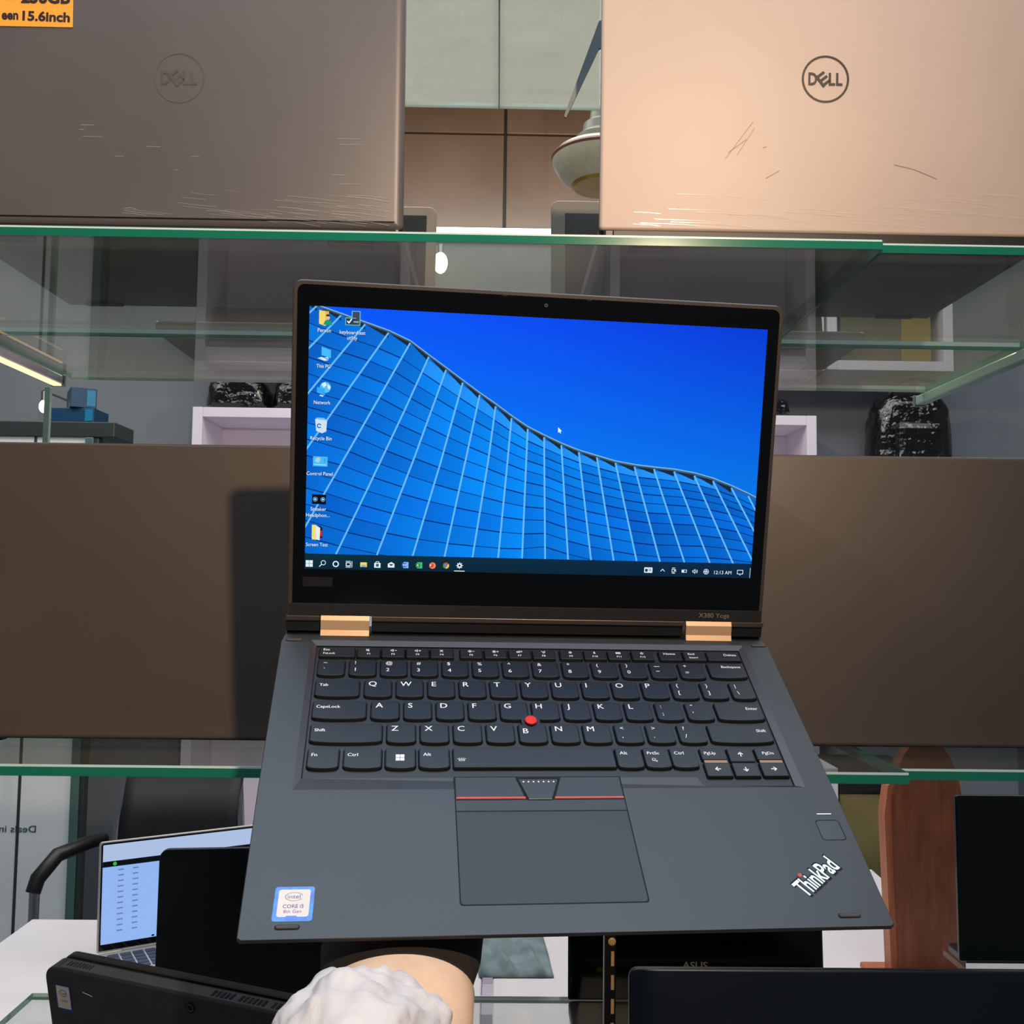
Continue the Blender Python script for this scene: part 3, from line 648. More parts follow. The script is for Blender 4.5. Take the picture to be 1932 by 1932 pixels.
for a in (0, 1):
    for c_ in (0, 1): ti.flat([(x - 2.2 + a * 2.3, y - 2.1 + c_ * 2.2), (x - .1 + a * 2.3, y - 2.1 + c_ * 2.2), (x - .1 + a * 2.3, y - .1 + c_ * 2.2), (x - 2.2 + a * 2.3, y - .1 + c_ * 2.2)], .24, WHT)
x, y = icon_at(608.5, 1063); ti.ring(x + .5, y + .5, 1.2, 1.6, .24, 16, col=WHT); ti.stroke([(x - .5, y - .5), (x - 2, y - 2)], .5, .24, WHT)
x, y = icon_at(633.5, 1064); ti.ring(x, y, 1.3, 2.0, .24, 20, col=WHT)
x, y = icon_at(658, 1064.5); ti.stroke([(x - 1.6, y - 1.0), (x + 1, y - 1.0), (x + 1, y + 1.0), (x - 1.6, y + 1.0), (x - 1.6, y - 1.0)], .5, .24, WHT); ti.stroke([(x - 1.8, y + 1.9), (x + 1.2, y + 1.9)], .4, .24, WHT); ti.stroke([(x - 1.8, y - 1.9), (x + 1.2, y - 1.9)], .4, .24, WHT); ti.stroke([(x + 2, y - 1.9), (x + 2, y + 1.9)], .4, .24, WHT)
x, y = icon_at(686, 1065); ti.flat(rrect(x - 2.1, y - 1.6, x + 2.1, y + 1.4, .2), .24, lin((250, 214, 96))); ti.flat(rrect(x - 1.4, y - 1.6, x + 1.4, y - .2, .1), .25, lin((120, 180, 220)))
x, y = icon_at(712, 1065.5); ti.flat(rrect(x - 2.0, y - 1.9, x + 2.0, y + 1.2, .2), .24, WHT); ti.stroke([(x - 1, y + 1.2), (x - .8, y + 2.0), (x + .8, y + 2.0), (x + 1, y + 1.2)], .4, .24, WHT); ti.flat(rrect(x - .9, y - 1.2, x + .9, y + .6, .1), .25, lin((60, 90, 110)))
x, y = icon_at(738, 1066); ti.flat([(x - 2.1, y - 1.6), (x + 2.1, y - 1.6), (x + 2.1, y + .8), (x, y + 2), (x - 2.1, y + .8)], .24, WHT); ti.flat([(x - 1.6, y + .6), (x, y - .7), (x + 1.6, y + .6)], .25, lin((10, 50, 70)))
for (xx, yy, cc, cl, ch) in ((764.5, 1066, (24, 92, 210), (120, 180, 250), 'W'), (790.5, 1066.5, (16, 124, 70), (60, 190, 120), 'X'), (816, 1067, (208, 72, 44), (240, 130, 100), 'P')):
    x, y = icon_at(xx, yy)
    if ch == 'P': ti.ring(x, y, 0, 2.1, .24, 20, col=lin(cl))
    else: ti.flat(rrect(x - 1.2, y - 2, x + 2.1, y + 2, .2), .24, lin(cl))
    ti.flat(rrect(x - 2.1, y - 1.3, x + .6, y + 1.3, .2), .25, lin(cc)); text(ti, ch, x - 1.7, y - .8, 1.6, .26, col=(1, 1, 1))
x, y = icon_at(841.5, 1067)
for a0, cc in ((30, (220, 70, 50)), (150, (60, 160, 80)), (270, (250, 200, 60))): ti.ring(x, y, .8, 2.0, .24, 10, a0, a0 + 120, col=lin(cc))
ti.ring(x, y, 0, .9, .25, 14, col=lin((70, 130, 240)))
x, y = icon_at(867, 1067); ti.ring(x, y, .7, 1.5, .24, 16, col=WHT)
for a in range(8): ti.stroke([(x + 1.2 * math.cos(a * .785), y + 1.2 * math.sin(a * .785)), (x + 2.0 * math.cos(a * .785), y + 2.0 * math.sin(a * .785))], .5, .24, WHT)
p, q = px(857, 1077), px(876, 1077.5); ti.stroke([p, q], .5, .24, WHT)
x, y = icon_at(1223, 1075.5); ti.flat(rrect(x - 2.8, y - 1.8, x + 2.8, y + 1.8, .4), .24, WHT); ti.flat(rrect(x - 2.2, y - 1.1, x - .4, y + .8, .1), .25, lin((20, 50, 80))); ti.stroke([(x + .2, y + .6), (x + 2, y + .6)], .4, .25, lin((20, 50, 80))); ti.stroke([(x + .2, y - .4), (x + 2, y - .4)], .4, .25, lin((20, 50, 80)))
x, y = icon_at(1250, 1076); ti.stroke([(x - 1.3, y - .6), (x, y + .8), (x + 1.3, y - .6)], .45, .24, WHT)
x, y = icon_at(1270.5, 1076.5); ti.stroke([(x - 1, y - 1), (x + .6, y - 1), (x + .6, y + 1), (x - 1, y + 1), (x - 1, y - 1)], .4, .24, WHT); ti.stroke([(x - 1, y + 1.8), (x + 1, y + 1.8)], .35, .24, WHT); ti.stroke([(x - 1, y - 1.8), (x + 1, y - 1.8)], .35, .24, WHT); ti.stroke([(x + .8, y), (x + 1.5, y + .8), (x + 1.5, y - .8)], .35, .24, WHT)
x, y = icon_at(1291, 1077.5); ti.stroke([(x - 1.7, y - .8), (x + 1.5, y - .8), (x + 1.5, y + .8), (x - 1.7, y + .8), (x - 1.7, y - .8)], .35, .24, WHT); ti.flat(rrect(x - 1.7, y - .8, x - .2, y + .8, 0), .24, WHT)
x, y = icon_at(1311, 1078); ti.stroke([(x - 1.6, y - .5), (x - .9, y - .5), (x, y - 1.4), (x, y + 1.4), (x - .9, y + .5), (x - 1.6, y + .5), (x - 1.6, y - .5)], .35, .24, WHT); ti.ring(x, y, .8, 1.1, .24, 8, -45, 45, col=WHT); ti.ring(x, y, 1.5, 1.8, .24, 8, -45, 45, col=WHT)
x, y = icon_at(1332, 1078.5); ti.ring(x, y, 1.5, 1.85, .24, 20, col=WHT); ti.stroke([(x - 1.6, y), (x + 1.6, y)], .3, .24, WHT); ti.stroke([(x, y - 1.6), (x, y + 1.6)], .3, .24, WHT); ti.ring(x, y, .7, .95, .24, 12, col=WHT)
flush(); p, q = px(1347, 1083), px(1379.5, 1083.5); text(ti, '12:13 AM', p[0], p[1], 2.3, .24, wd=q[0] - p[0], col=WHT)
x, y = icon_at(1396, 1080); ti.stroke([(x - 1.9, y + 1.5), (x - 1.9, y - 1), (x - .4, y - 1), (x, y - 1.8), (x + .4, y - 1), (x + 1.9, y - 1), (x + 1.9, y + 1.5), (x - 1.9, y + 1.5)], .4, .24, WHT)
p, q = px(1415.5, 1072), px(1414, 1090); ti.stroke([p, q], .3, .24, WHT)
flush()
def dicon(fn, px_, py_, labels):
    x, y = px(px_, py_); m_ = mm(); fn(m_, x, y); ic = m_.build('desktop_icon', scr, disp)
    l_ = mm()
    for s_, lx0, lx1, ly in labels:
        p, q = px(lx0, ly), px(lx1, ly)
        text(l_, s_, p[0] + .25, p[1] - .2, 2.2, .28, wd=q[0] - p[0], col=lin((0, 40, 100)))
        text(l_, s_, p[0], p[1], 2.2, .3, wd=q[0] - p[0], col=(.9, .95, 1))
    l_.build('icon_label', scr, disp)
def f_person(m, x, y):
    m.flat([(x - 3.2, y - 3.6), (x + .6, y - 4.8), (x + .6, y + 4), (x - 3.2, y + 4.8)], .24, lin((244, 218, 110))); m.flat([(x - .4, y - 4.6), (x + .6, y - 4.8), (x + 2.8, y - 3), (x + 2.8, y + 4.2), (x - .4, y + 4.4)], .235, lin((220, 186, 70)))
    m.ring(x + 2.0, y + .4, 0, 1.4, .26, 14, col=lin((226, 190, 150))); m.ring(x + 2.2, y + 1.1, 0, 1.3, .27, 8, 0, 180, col=lin((50, 40, 40))); m.flat([(x - .6, y - 4), (x + 5, y - 4.3), (x + 4, y - 1.6), (x + 2, y - .8), (x + .4, y - 1.8)], .265, lin((30, 150, 110)))
def f_kbt(m, x, y):
    m.flat([(x - .8, y - 4.2), (x + 4.6, y - 4.2), (x + 4.6, y + 4.6), (x - .8, y + 4.6)], .24, lin((110, 200, 190))); m.flat([(x - .3, y - 3.8), (x + 4.1, y - 3.8), (x + 4.1, y + 4.2), (x - .3, y + 4.2)], .25, lin((60, 72, 92)))
    m.flat([(x - 4.6, y - 4.2), (x + 2, y - 4.2), (x + 2, y + .4), (x - 4.6, y + .4)], .255, lin((110, 200, 190))); m.flat([(x - 4.2, y - 3.8), (x + 2, y - 3.8), (x + 2, y), (x - 4.2, y)], .26, lin((44, 60, 80)))
    m.stroke([(x - 3.3, y - 1.8), (x - 2.4, y - 2.8), (x - .8, y - .4)], .7, .28, (1, 1, 1)); m.stroke([(x + .6, y - 2), (x + 3.4, y - 2)], .9, .28, lin((150, 170, 190)))
def f_pc(m, x, y):
    m.flat([(x - 1.4, y - .6), (x + 4.4, y - 2.4), (x + 4.4, y + 2.6), (x - 1.4, y + 4.6)], .24, lin((70, 186, 250))); m.flat([(x - 3.8, y - 2.6), (x + .6, y - 4.2), (x + 3, y - 3.6), (x - 1.2, y - 1.8)], .24, lin((214, 234, 246))); m.flat([(x + .2, y - 2.2), (x + 3.4, y - 3), (x + 2.4, y - 1.6)], .24, lin((190, 220, 240)))
def f_net(m, x, y):
    m.ring(x + 1.6, y + 1.6, 0, 3.4, .24, 24, col=lin((90, 190, 246))); m.flat([(x - 1, y + 3.6), (x + 1.4, y + 4.9), (x + 2.4, y + 3), (x + .6, y + 1.4)], .25, lin((214, 238, 250))); m.flat([(x + 3, y + 3.8), (x + 4.9, y + 2), (x + 4, y + .2), (x + 2.8, y + 1.6)], .25, lin((214, 238, 250)))
    m.flat([(x - 3.6, y - 1.8), (x + 1.4, y - 3.4), (x + 1.4, y + .6), (x - 3.6, y + 1.8)], .26, lin((50, 170, 244))); m.flat([(x - 2.2, y - 3.6), (x, y - 4.3), (x + .8, y - 3.6), (x - 1.2, y - 3.0)], .26, lin((214, 234, 246)))
def f_bin(m, x, y):
    m.flat([(x - 3, y - 3.4), (x + .6, y - 4.8), (x + 3.2, y - 3.6), (x + 3.6, y + 3.4), (x - 3.8, y + 4)], .24, lin((206, 226, 240))); m.flat([(x - 3.8, y + 4), (x + 3.6, y + 3.4), (x + 1.6, y + 4.9), (x - 2.6, y + 5)], .25, lin((120, 190, 230))); m.ring(x - 1.2, y - .2, .8, 1.5, .26, 12, 20, 330, col=lin((30, 110, 200)))
def f_cp(m, x, y):
    m.flat([(x - 4.4, y - 3.2), (x + 4.6, y - 3.4), (x + 4.6, y + 2.8), (x - 4.4, y + 3)], .24, lin((70, 190, 250))); m.ring(x - 1.6, y + .5, 0, 1.5, .25, 16, col=lin((150, 210, 240))); m.ring(x - 1.2, y + .9, 0, 1.4, .26, 8, 0, 110, col=lin((240, 200, 90))); m.stroke([(x - 3.6, y - 2.1), (x + 3.8, y - 2.3)], .4, .26, lin((190, 230, 250)))
    for j in range(3): m.stroke([(x + 2.4, y + 1.6 - j), (x + 3.4, y + 1.6 - j)], .4, .26, lin((40, 120, 200)))
def f_spk(m, x, y):
    m.flat([(x - 4.4, y - 3), (x + 4.4, y - 3.2), (x + 4.4, y + 3), (x - 4.4, y + 3.2)], .24, lin((8, 12, 26)))
    for s_ in (-2.4, 2.4): m.ring(x + s_, y, .9, 1.5, .25, 16, col=lin((80, 150, 220))); m.ring(x + s_, y, 0, .6, .25, 10, col=lin((200, 230, 250)))
def f_scr(m, x, y):
    m.flat([(x - 3.2, y - 4.6), (x - .4, y - 4.9), (x - .4, y + 4.6), (x - 3.2, y + 4.7)], .24, lin((240, 224, 120))); m.flat([(x - .6, y - 4.6), (x + 1.8, y - 5.2), (x + 2.0, y + 2.8), (x - .6, y + 4.2)], .26, lin((232, 236, 240))); m.flat([(x + 1.2, y - 4), (x + 3.4, y - 3.8), (x + 3.4, y + 3), (x + 1.2, y + 4.4)], .25, lin((30, 30, 30))); m.flat([(x + 2, y - 2.6), (x + 3.2, y - 2.4), (x + 3.2, y + 1), (x + 2, y + 1)], .255, lin((214, 40, 40)))
dicon(f_person, 612, 600, [('Person', 599.5, 624.5, 626)])
dicon(f_kbt, 666, 601, [('keyboardtest', 641, 689.5, 629.5), ('utility', 655, 674, 640.5)])
dicon(f_pc, 611, 668, [('This PC', 597, 623.5, 693.5)])
dicon(f_net, 609, 735.5, [('Network', 592, 623.5, 762)])
dicon(f_bin, 606, 803, [('Recycle Bin', 585.5, 626, 829.5)])
dicon(f_cp, 604, 870, [('Control Panel', 578.5, 628, 896)])
dicon(f_spk, 602, 942, [('Speaker', 586, 615.5, 963), ('Headphon...', 577.5, 622, 974.5)])
dicon(f_scr, 598, 1004, [('Screen Test', 577.5, 618.5, 1030)])
x, y = px(1053, 806); b = mm(); b.flat([(x, y), (x + .1, y - 3.6), (x + .9, y - 2.8), (x + 1.5, y - 4), (x + 2, y - 3.7), (x + 1.5, y - 2.6), (x + 2.5, y - 2.5)], .3, (.95, .97, 1)); b.build('mouse_pointer', scr, disp)

# ------------------------------------------------------------------ arm holding the laptop
def C3(px_, py_, dep): return Vector(CAM + ray(px_, py_) * dep)
sl = mat('white_cotton_sleeve', (224, 212, 206), 0.85, noise=0.05, scale=40, bump=0.25, bscale=1500)
cf = mat('peach_cuff_lining', (242, 196, 158), 0.8, noise=0.08, scale=60, bump=0.3, bscale=1500)
dk = mat('dark_wrist', (50, 46, 46), 0.9, noise=0.12, scale=60, bump=0.3, bscale=1500)
sk = mat('skin', (150, 104, 78), 0.55, noise=0.06, scale=60)
arm = thing('person', 'arm in white sleeve with peach cuff reaching up to hold the laptop from below', 'person', Matrix.Translation(C3(720, 2000, .47)))
arm_i = arm.matrix_world.inverted()
def tubeloops(stations, n=56, wr=None):
    loops = []
    for si, (px_, py_, dep, rx, ry, tx, ty) in enumerate(stations):
        c_ = C3(px_, py_, dep); ax = (C3(tx, ty, dep + .03) - c_).normalized()
        side = Vector(r).lerp(Vector(r), 1); side = (side - ax * side.dot(ax)).normalized(); nrm = ax.cross(side).normalized()
        lp = []
        for k in range(n):
            a = 2 * math.pi * k / n; w_ = wr(si, a) if wr else 0
            lp.append(tuple(arm_i @ (c_ + side * math.cos(a) * (rx + w_) + nrm * math.sin(a) * (ry + w_))))
        loops.append(lp)
    return loops
r = A @ [1, 0, 0]
# cuff band: a wide open ring of cloth
loops = tubeloops([(712, 2040, .400, .0370, .030, 742, 1880), (724, 1985, .418, .0365, .029, 746, 1850), (738, 1930, .438, .0362, .0275, 750, 1810), (748, 1884, .458, .0362, .0252, 752, 1790), (750, 1880, .460, .0345, .0235, 752, 1790), (740, 1925, .440, .0345, .0255, 752, 1810)])
b = MB(); b.loft(loops, False, False); b.build('cuff', cf, arm, smooth=True)
# sleeve: gathered white cloth overlapping the cuff
def wr(si, a): return 0.0018 * math.sin(3 * a + si * 1.1) + 0.0011 * math.sin(7 * a - si * 1.7) + 0.0006 * math.sin(13 * a + si * 2.3)
loops = tubeloops([(300, 3900, .17, .046, .042, 420, 3300), (430, 3200, .21, .044, .040, 520, 2800), (560, 2650, .26, .040, .036, 610, 2400), (640, 2230, .32, .036, .032, 660, 2050), (650, 2150, .335, .0365, .032, 670, 2020), (662, 2080, .352, .0365, .032, 680, 1980), (672, 2020, .370, .0360, .0315, 690, 1950), (680, 1978, .388, .0345, .0300, 705, 1910),
                   (690, 1948, .402, .0318, .0272, 720, 1890), (702, 1930, .414, .0275, .0232, 730, 1870), (714, 1918, .424, .0215, .0178, 740, 1860), (724, 1910, .431, .0130, .0110, 745, 1850), (728, 1906, .434, .0050, .0045, 748, 1850)], wr=wr)
b = MB(); b.loft(loops, True, True); so = b.build('sleeve', sl, arm, smooth=True)
ss = so.modifiers.new('sub', 'SUBSURF'); ss.levels = 2; ss.render_levels = 2
tx = bpy.data.textures.new('folds', 'CLOUDS'); tx.noise_scale = 0.016; dm = so.modifiers.new('folds', 'DISPLACE'); dm.texture = tx; dm.strength = 0.011; dm.mid_level = 0.5
# dark flattened tube from inside the cuff up to the wrist
loops = tubeloops([(745, 1915, .445, .030, .021, 752, 1800), (752, 1870, .465, .0345, .0225, 755, 1780), (757, 1822, .490, .0395, .0205, 758, 1740), (760, 1780, .515, .0420, .0185, 760, 1700), (762, 1745, .54, .0400, .0150, 760, 1680)])
b = MB(); b.loft(loops, True, True); b.build('wrist_tube', dk, arm, smooth=True)
# hand spread flat under the base
def under(xm, ym, gap=0.0): return HM @ Vector((xm * .001, ym * .001, -.0135 - gap))
verts = [C3(760, 1765, .522), under(-38, 48, .030), under(-39, 72, .0165)]; rad = [.021, .019, .0165]; edges = [(0, 1), (1, 2)]
for (mx, my, fx0, fy0, segs) in ((-52, 96, -60, 122, [(-66, 146), (-69, 164), (-70, 178)]), (-43, 98, -44, 127, [(-46, 154), (-47, 174), (-47, 190)]), (-34, 97, -28, 124, [(-27, 150), (-26, 170), (-25, 185)]), (-26, 93, -14, 117, [(-9, 137), (-6, 151), (-4, 163)])):
    verts.append(under(mx, my, .0130)); rad.append(.0122); edges.append((2, len(verts) - 1)); pi = len(verts) - 1
    for q, (sx_, sy_) in enumerate([(fx0, fy0)] + segs): verts.append(under(sx_, sy_, .0108 - q * .0006)); rad.append(.0096 - q * .0007); edges.append((pi, len(verts) - 1)); pi = len(verts) - 1
pi = 2
for q, (sx_, sy_) in enumerate(((-60, 84), (-80, 96), (-94, 110), (-102, 122))): verts.append(under(sx_, sy_, .0130 - q * .0007)); rad.append(.0118 - q * .0009); edges.append((pi, len(verts) - 1)); pi = len(verts) - 1
me = bpy.data.meshes.new('hand'); me.from_pydata([tuple(arm_i @ v) for v in verts], edges, []); me.materials.append(sk)
ho = obj('hand', me, arm); sm = ho.modifiers.new('skin', 'SKIN'); sm.use_smooth_shade = True
if not me.skin_vertices: bpy.context.view_layer.objects.active = ho
sv = me.skin_vertices[0].data if me.skin_vertices else None
if sv:
    for i, r_ in enumerate(rad): sv[i].radius = (r_, r_)
    sv[0].use_root = True
m2 = ho.modifiers.new('sub', 'SUBSURF'); m2.levels = 1; m2.render_levels = 2

# ------------------------------------------------------------------ other laptops
def back_laptop(name, label, M, W_, H_, D_, lidmat, basemat, tilt, t_lid=.007, t_base=.019, rad=.008, gap=.012, foot=True, group=None, bar=True, edge=.0022):
    """lid back towards the viewer (-y), base running away (+y); origin at the hinge foot, on the shelf"""
    t_ = thing(name, label, 'laptop', M, group)
    b_ = MB(); o_ = rrect(-W_ / 2, 0.004, W_ / 2, D_, .006, 4); b_.slab(o_, [(.003, .006), (.008, .001), (t_base - .002, 0), (t_base, .0015)]); b_.build('base', basemat, t_)
    b_ = MB(); b_.bbox(-W_ * .47, .0035 if bar else .006, .003, W_ * .47, .010, max(gap + .001, .006), .001); b_.build('hinge_bar', M_['black'], t_)
    for x_ in (-W_ * .38, W_ * .38):
        b_ = MB(); b_.bbox(x_ - .02, .012, 0, x_ + .02, .022, .004, .001); b_.build('rubber_foot', M_['rubber'], t_)
        b_ = MB(); b_.bbox(x_ - .02, D_ - .02, 0, x_ + .02, D_ - .012, .004, .001); b_.build('rubber_foot', M_['rubber'], t_)
    LMx = Matrix.Translation((0, .002, gap)) @ Matrix.Rotation(math.pi / 2 - tilt, 4, 'X')      # local y up the lid, z towards viewer
    b_ = MB(); b_.slab(rrect(-W_ / 2, 0, W_ / 2, H_, (rad * .6, rad * .6, rad, rad), 6), [(-t_lid, .0012), (-t_lid + .001, 0)] + [(-edge + edge * math.sin(k * math.pi / 12), edge * 1.3 * (1 - math.cos(k * math.pi / 12))) for k in range(7)]); l_ = b_.build('lid', lidmat, t_, LMx, smooth=True)
    b_ = MB(); b_.flat(rrect(-W_ / 2 + .006, .012, W_ / 2 - .006, H_ - .006, .003)[::-1], -t_lid - .0003); b_.build('screen', M_['blackgloss'], t_, LMx)
    return t_, LMx
def dell_logo(t_, LMx, cx, cy, R_, m_ring, m_txt, rw=.10):
    b_ = MB(); b_.ring(cx, cy, R_ * (1 - rw), R_, .0003, 48); ring = b_.build('logo_ring', m_ring, t_, LMx)
    b_ = MB(); h_ = R_ * .50; y0 = cy - h_ / 2
    text(b_, 'D', cx - R_ * .72, y0, h_, .00035, wd=R_ * .37, offset=.03); text(b_, 'L', cx + R_ * .14, y0, h_, .00035, wd=R_ * .27, offset=.03); text(b_, 'L', cx + R_ * .45, y0, h_, .00035, wd=R_ * .27, offset=.03)
    a = math.radians(38); ex, ey = cx - R_ * .10, cy
    dx, dy = (math.cos(a), math.sin(a)), (-math.sin(a), math.cos(a))
    def e(u_, v_): return (ex + (u_ * dx[0] + v_ * dy[0]) * R_, ey + (u_ * dx[1] + v_ * dy[1]) * R_)
    for vv in (-.21, 0, .21): b_.stroke([e(-.15, vv), e(.19, vv)], R_ * .115, .00035)
    b_.stroke([e(-.16, -.26), e(-.16, .26)], R_ * .12, .00036)
    b_.build('logo_lettering', m_txt, ring)
gunm = mat('gunmetal_lid', (104, 99, 100), 0.42, noise=0.07, scale=6, metal=0.2, spec=0.5, bump=0.02, bscale=2500)
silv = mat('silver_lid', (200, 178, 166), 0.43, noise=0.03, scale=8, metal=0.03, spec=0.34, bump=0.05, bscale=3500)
brn = mat('brown_black_lid', (80, 68, 60), 0.45, noise=0.07, scale=7, metal=0.1, spec=0.45, bump=0.06, bscale=2500)
dbase = mat('dark_base', (12, 13, 14), 0.35, noise=0.1)
TD = math.radians(-3.5)
ZS = ZU + G
YD = 0.852
cL = P(338, 147, YD - .006); cR = P(1557, 150, YD - .006)
dl, LMx = back_laptop('laptop', 'dark gunmetal laptop lid wrapped in film with an orange price note, top left', Matrix.Translation((cL[0], YD, ZS)), .396, .258, .24, gunm, dbase, TD, rad=.010, gap=.010, t_lid=.008, edge=.0062)
dell_logo(dl, LMx, 0, (cL[2] - ZS - .010) / math.cos(TD), .0221, mat('chrome_dark_ring', (128, 118, 112), 0.18, metal=.4), mat('gunmetal_letter', (112, 104, 102), 0.2, metal=.3), .05)
LY = (cL[2] - ZS - .010) / math.cos(TD)
# price note
nb = MB(); nb.slab(rrect(-.168, LY + .0425, -.0935, LY + .098, .0004), [(.0004, 0), (.0007, 0)])
note = nb.build('price_note', mat('orange_note', (255, 176, 60), 0.7, noise=0.04, scale=20), dl, LMx @ Matrix.Translation((.0, .0, 0))); note['label'] = 'orange paper note with handwriting'
b = MB(); text(b, '15.6inch', -.1375, LY + .0480, .0078, .001, wd=.0415, offset=.035, rot=-.02); text(b, 'een', -.1555, LY + .0485, .0078, .001, wd=.0145, offset=.035); text(b, '256GB', -.1390, LY + .0635, .0105, .001, wd=.043, offset=.04); text(b, 'D', -.152, LY + .0665, .0105, .001, offset=.04)
b.build('handwriting', M_['ink'], note)
# stretch film: pale strips painted as highlights along its creases near the lower edge
random.seed(3)
b = MB()
for k in range(46):
    x_ = random.uniform(-.05, .165); y_ = .004 + abs(random.gauss(0, .014)) + max(0, .07 - x_) * .06; l_ = random.uniform(.008, .05); w_ = random.uniform(.0002, .0006)
    b.stroke([(x_, y_), (x_ + l_ * .5, y_ - l_ * .03 + random.uniform(-.001, .001)), (min(.186, x_ + l_), y_ - l_ * .09)], w_, .0009)
for (x_, y_, l_) in ((-.085, .088, .012), (-.086, .084, .004), (-.083, .078, .017), (-.028, .070, .013), (-.055, .061, .008), (.012, .062, .007), (-.002, .05, .003), (.142, .075, .02), (.14, .08, .02), (.135, .048, .012), (.142, .04, .02), (.15, .03, .016)):
    b.stroke([(x_, y_), (x_ + l_, y_)], .0005, .0009)
b.build('crease_glints', M_['film'], dl, LMx)['kind'] = 'stuff'
b = MB(); n_ = 24
b.loft([[(-.19 + .38 * i / n_, .0005 + .012 * math.sin(math.pi * min(1, i / n_ * 1.05)) * .8 + (.006 if i < 3 else 0), z_) for i in range(n_ + 1)] for z_ in (.0012, .0016)] , False, False, close=False)
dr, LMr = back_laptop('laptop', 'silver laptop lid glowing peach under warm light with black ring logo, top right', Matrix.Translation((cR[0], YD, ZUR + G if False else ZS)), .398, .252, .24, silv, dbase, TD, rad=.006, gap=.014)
LYR = (cR[2] - ZS - .014) / math.cos(TD)
lg_m = mat('black_logo', (44, 34, 34), 0.35, noise=0.05)
dell_logo(dr, LMr, 0, LYR, .0211, lg_m, lg_m, .09)
b = MB()
for k in range(34):
    x_ = random.uniform(-.17, .15); y_ = .003 + abs(random.gauss(0, .012)) + max(0, x_) * .12; l_ = random.uniform(.02, .09); w_ = random.uniform(.0002, .0005)
    b.stroke([(x_, y_), (x_ + l_ * .5, y_ - l_ * .01), (min(.188, x_ + l_), y_ - l_ * .05)], w_, .0009)
b.build('crease_glints', M_['film'], dr, LMr)['kind'] = 'stuff'  # pale strips as painted highlights on the silver lid's film
b = MB()
for (p0, p1) in (((-.088, .065), (-.064, .098)), ((-.078, .068), (-.063, .092)), ((-.086, .07), (-.07, .082)), ((-.052, .048), (-.040, .055)), ((-.055, .075), (-.052, .076)), ((.062, .062), (.08, .058)), ((.08, .058), (.1, .05))):
    b.stroke([p0, p1], .0004, .0005)
b.build('scratches', mat('scratch', (150, 116, 98), 0.5), dr, LMr)['kind'] = 'stuff'

YM = 0.866
lx1 = P(690, 1200, YM)[0]; rx0 = P(1335, 1200, YM)[0]
lh = P(0, 830, YM)[2] - ZM - .0045; rh = P(1932, 861, YM)[2] - ZM - .0045
zg = P(250, 1399, YM)[2] - ZM; zgr = P(1720, 1397, YM)[2] - (ZM)
back_laptop('laptop', 'brown-black laptop lid on the middle shelf at left, partly in the held laptop\'s shadow', Matrix.Translation((lx1 - .19, YM, ZM)), .380, lh, .25, brn, dbase, math.radians(1.5), rad=.005, gap=.0045, bar=False)
back_laptop('laptop', 'brown-black laptop lid on the middle shelf at right of the held laptop', Matrix.Translation((rx0 + .19, YM, ZM)), .380, rh, .25, brn, dbase, math.radians(1.5), rad=.005, gap=.0045, bar=False)

def front_laptop(name, label, M, W_, H_, D_, frame, screen, tilt, rad=.01, border=.012, t_=.006, keymat=None, deckmat=None, chin=.02, bezel=None):
    """screen towards the viewer (-y); base running forward (-y); origin at the hinge foot"""
    t0 = thing(name, label, 'laptop', M)
    b_ = MB(); b_.slab(rrect(-W_ / 2, -D_, W_ / 2, 0, .008, 4), [(0, .004), (.003, 0), (.014, 0), (.0155, .0012)]); b_.build('base', deckmat or frame, t0)
    b_ = MB(); b_.bbox(-W_ * .36, -.006, .012, W_ * .36, .003, .0185, .001); b_.build('hinge', frame, t0)
    LMx = Matrix.Translation((0, 0, .016)) @ Matrix.Rotation(math.pi / 2 - tilt, 4, 'X')
    b_ = MB(); b_.slab(rrect(-W_ / 2, 0, W_ / 2, H_, (.003, .003, rad, rad), 6), [(-t_, .001), (-t_ + .001, 0), (-.001, 0), (0, .001)]); b_.build('lid', frame, t0, LMx)
    b_ = MB(); b_.flat(rrect(-W_ / 2 + .003, .003, W_ / 2 - .003, H_ - .003, (.001, .001, rad * .8, rad * .8), 5), .0003); b_.build('bezel', bezel or M_['blackgloss'], t0, LMx)
    b_ = MB(); b_.flat(rrect(-W_ / 2 + border, chin, W_ / 2 - border, H_ - border, .0008), .0006); s_ = b_.build('screen', screen, t0, LMx)
    if keymat:
        kw = (W_ - .03) / 13; kh = .0165
        c_ = MB(); c_.slab(rrect(0, 0, kw * .86, kh * .86, .0015, 3), [(0, 0), (.0012, .0005)]); kme = c_.build('key', keymat).data
        for o_ in [o_ for o_ in bpy.data.objects if o_.data == kme]: bpy.data.objects.remove(o_)
        for rr in range(5):
            for cc in range(13): obj('key', kme, t0, Matrix.Translation((-W_ / 2 + .015 + cc * kw, -.028 - rr * kh - kh * .3, .0156)))
    return t0, LMx, s_
lilacf = mat('clear_wrapped_frame', (150, 140, 132), 0.25, noise=0.06)
scr_off = mat('screen_off', (34, 32, 34), 0.15, noise=0.05)
a = P(822, 372, 1.35); c_ = P(1042, 358, 1.35)
front_laptop('laptop', 'open laptop with dark screen behind the gunmetal lid, left side of the gap', T(a[0] - .165, 1.35, ZS), .33, a[2] - ZS - .016, .155, lilacf, scr_off, math.radians(8), rad=.012, border=.014, bezel=lilacf)
front_laptop('laptop', 'open laptop with reddish dark screen behind the silver lid, right side of the gap', T(c_[0] + .19, 1.35, ZS), .38, c_[2] - ZS - .016, .155, lilacf, mat('screen_reddish', (52, 32, 28), 0.15, noise=0.5, scale=14), math.radians(8), rad=.012, border=.02, bezel=lilacf)
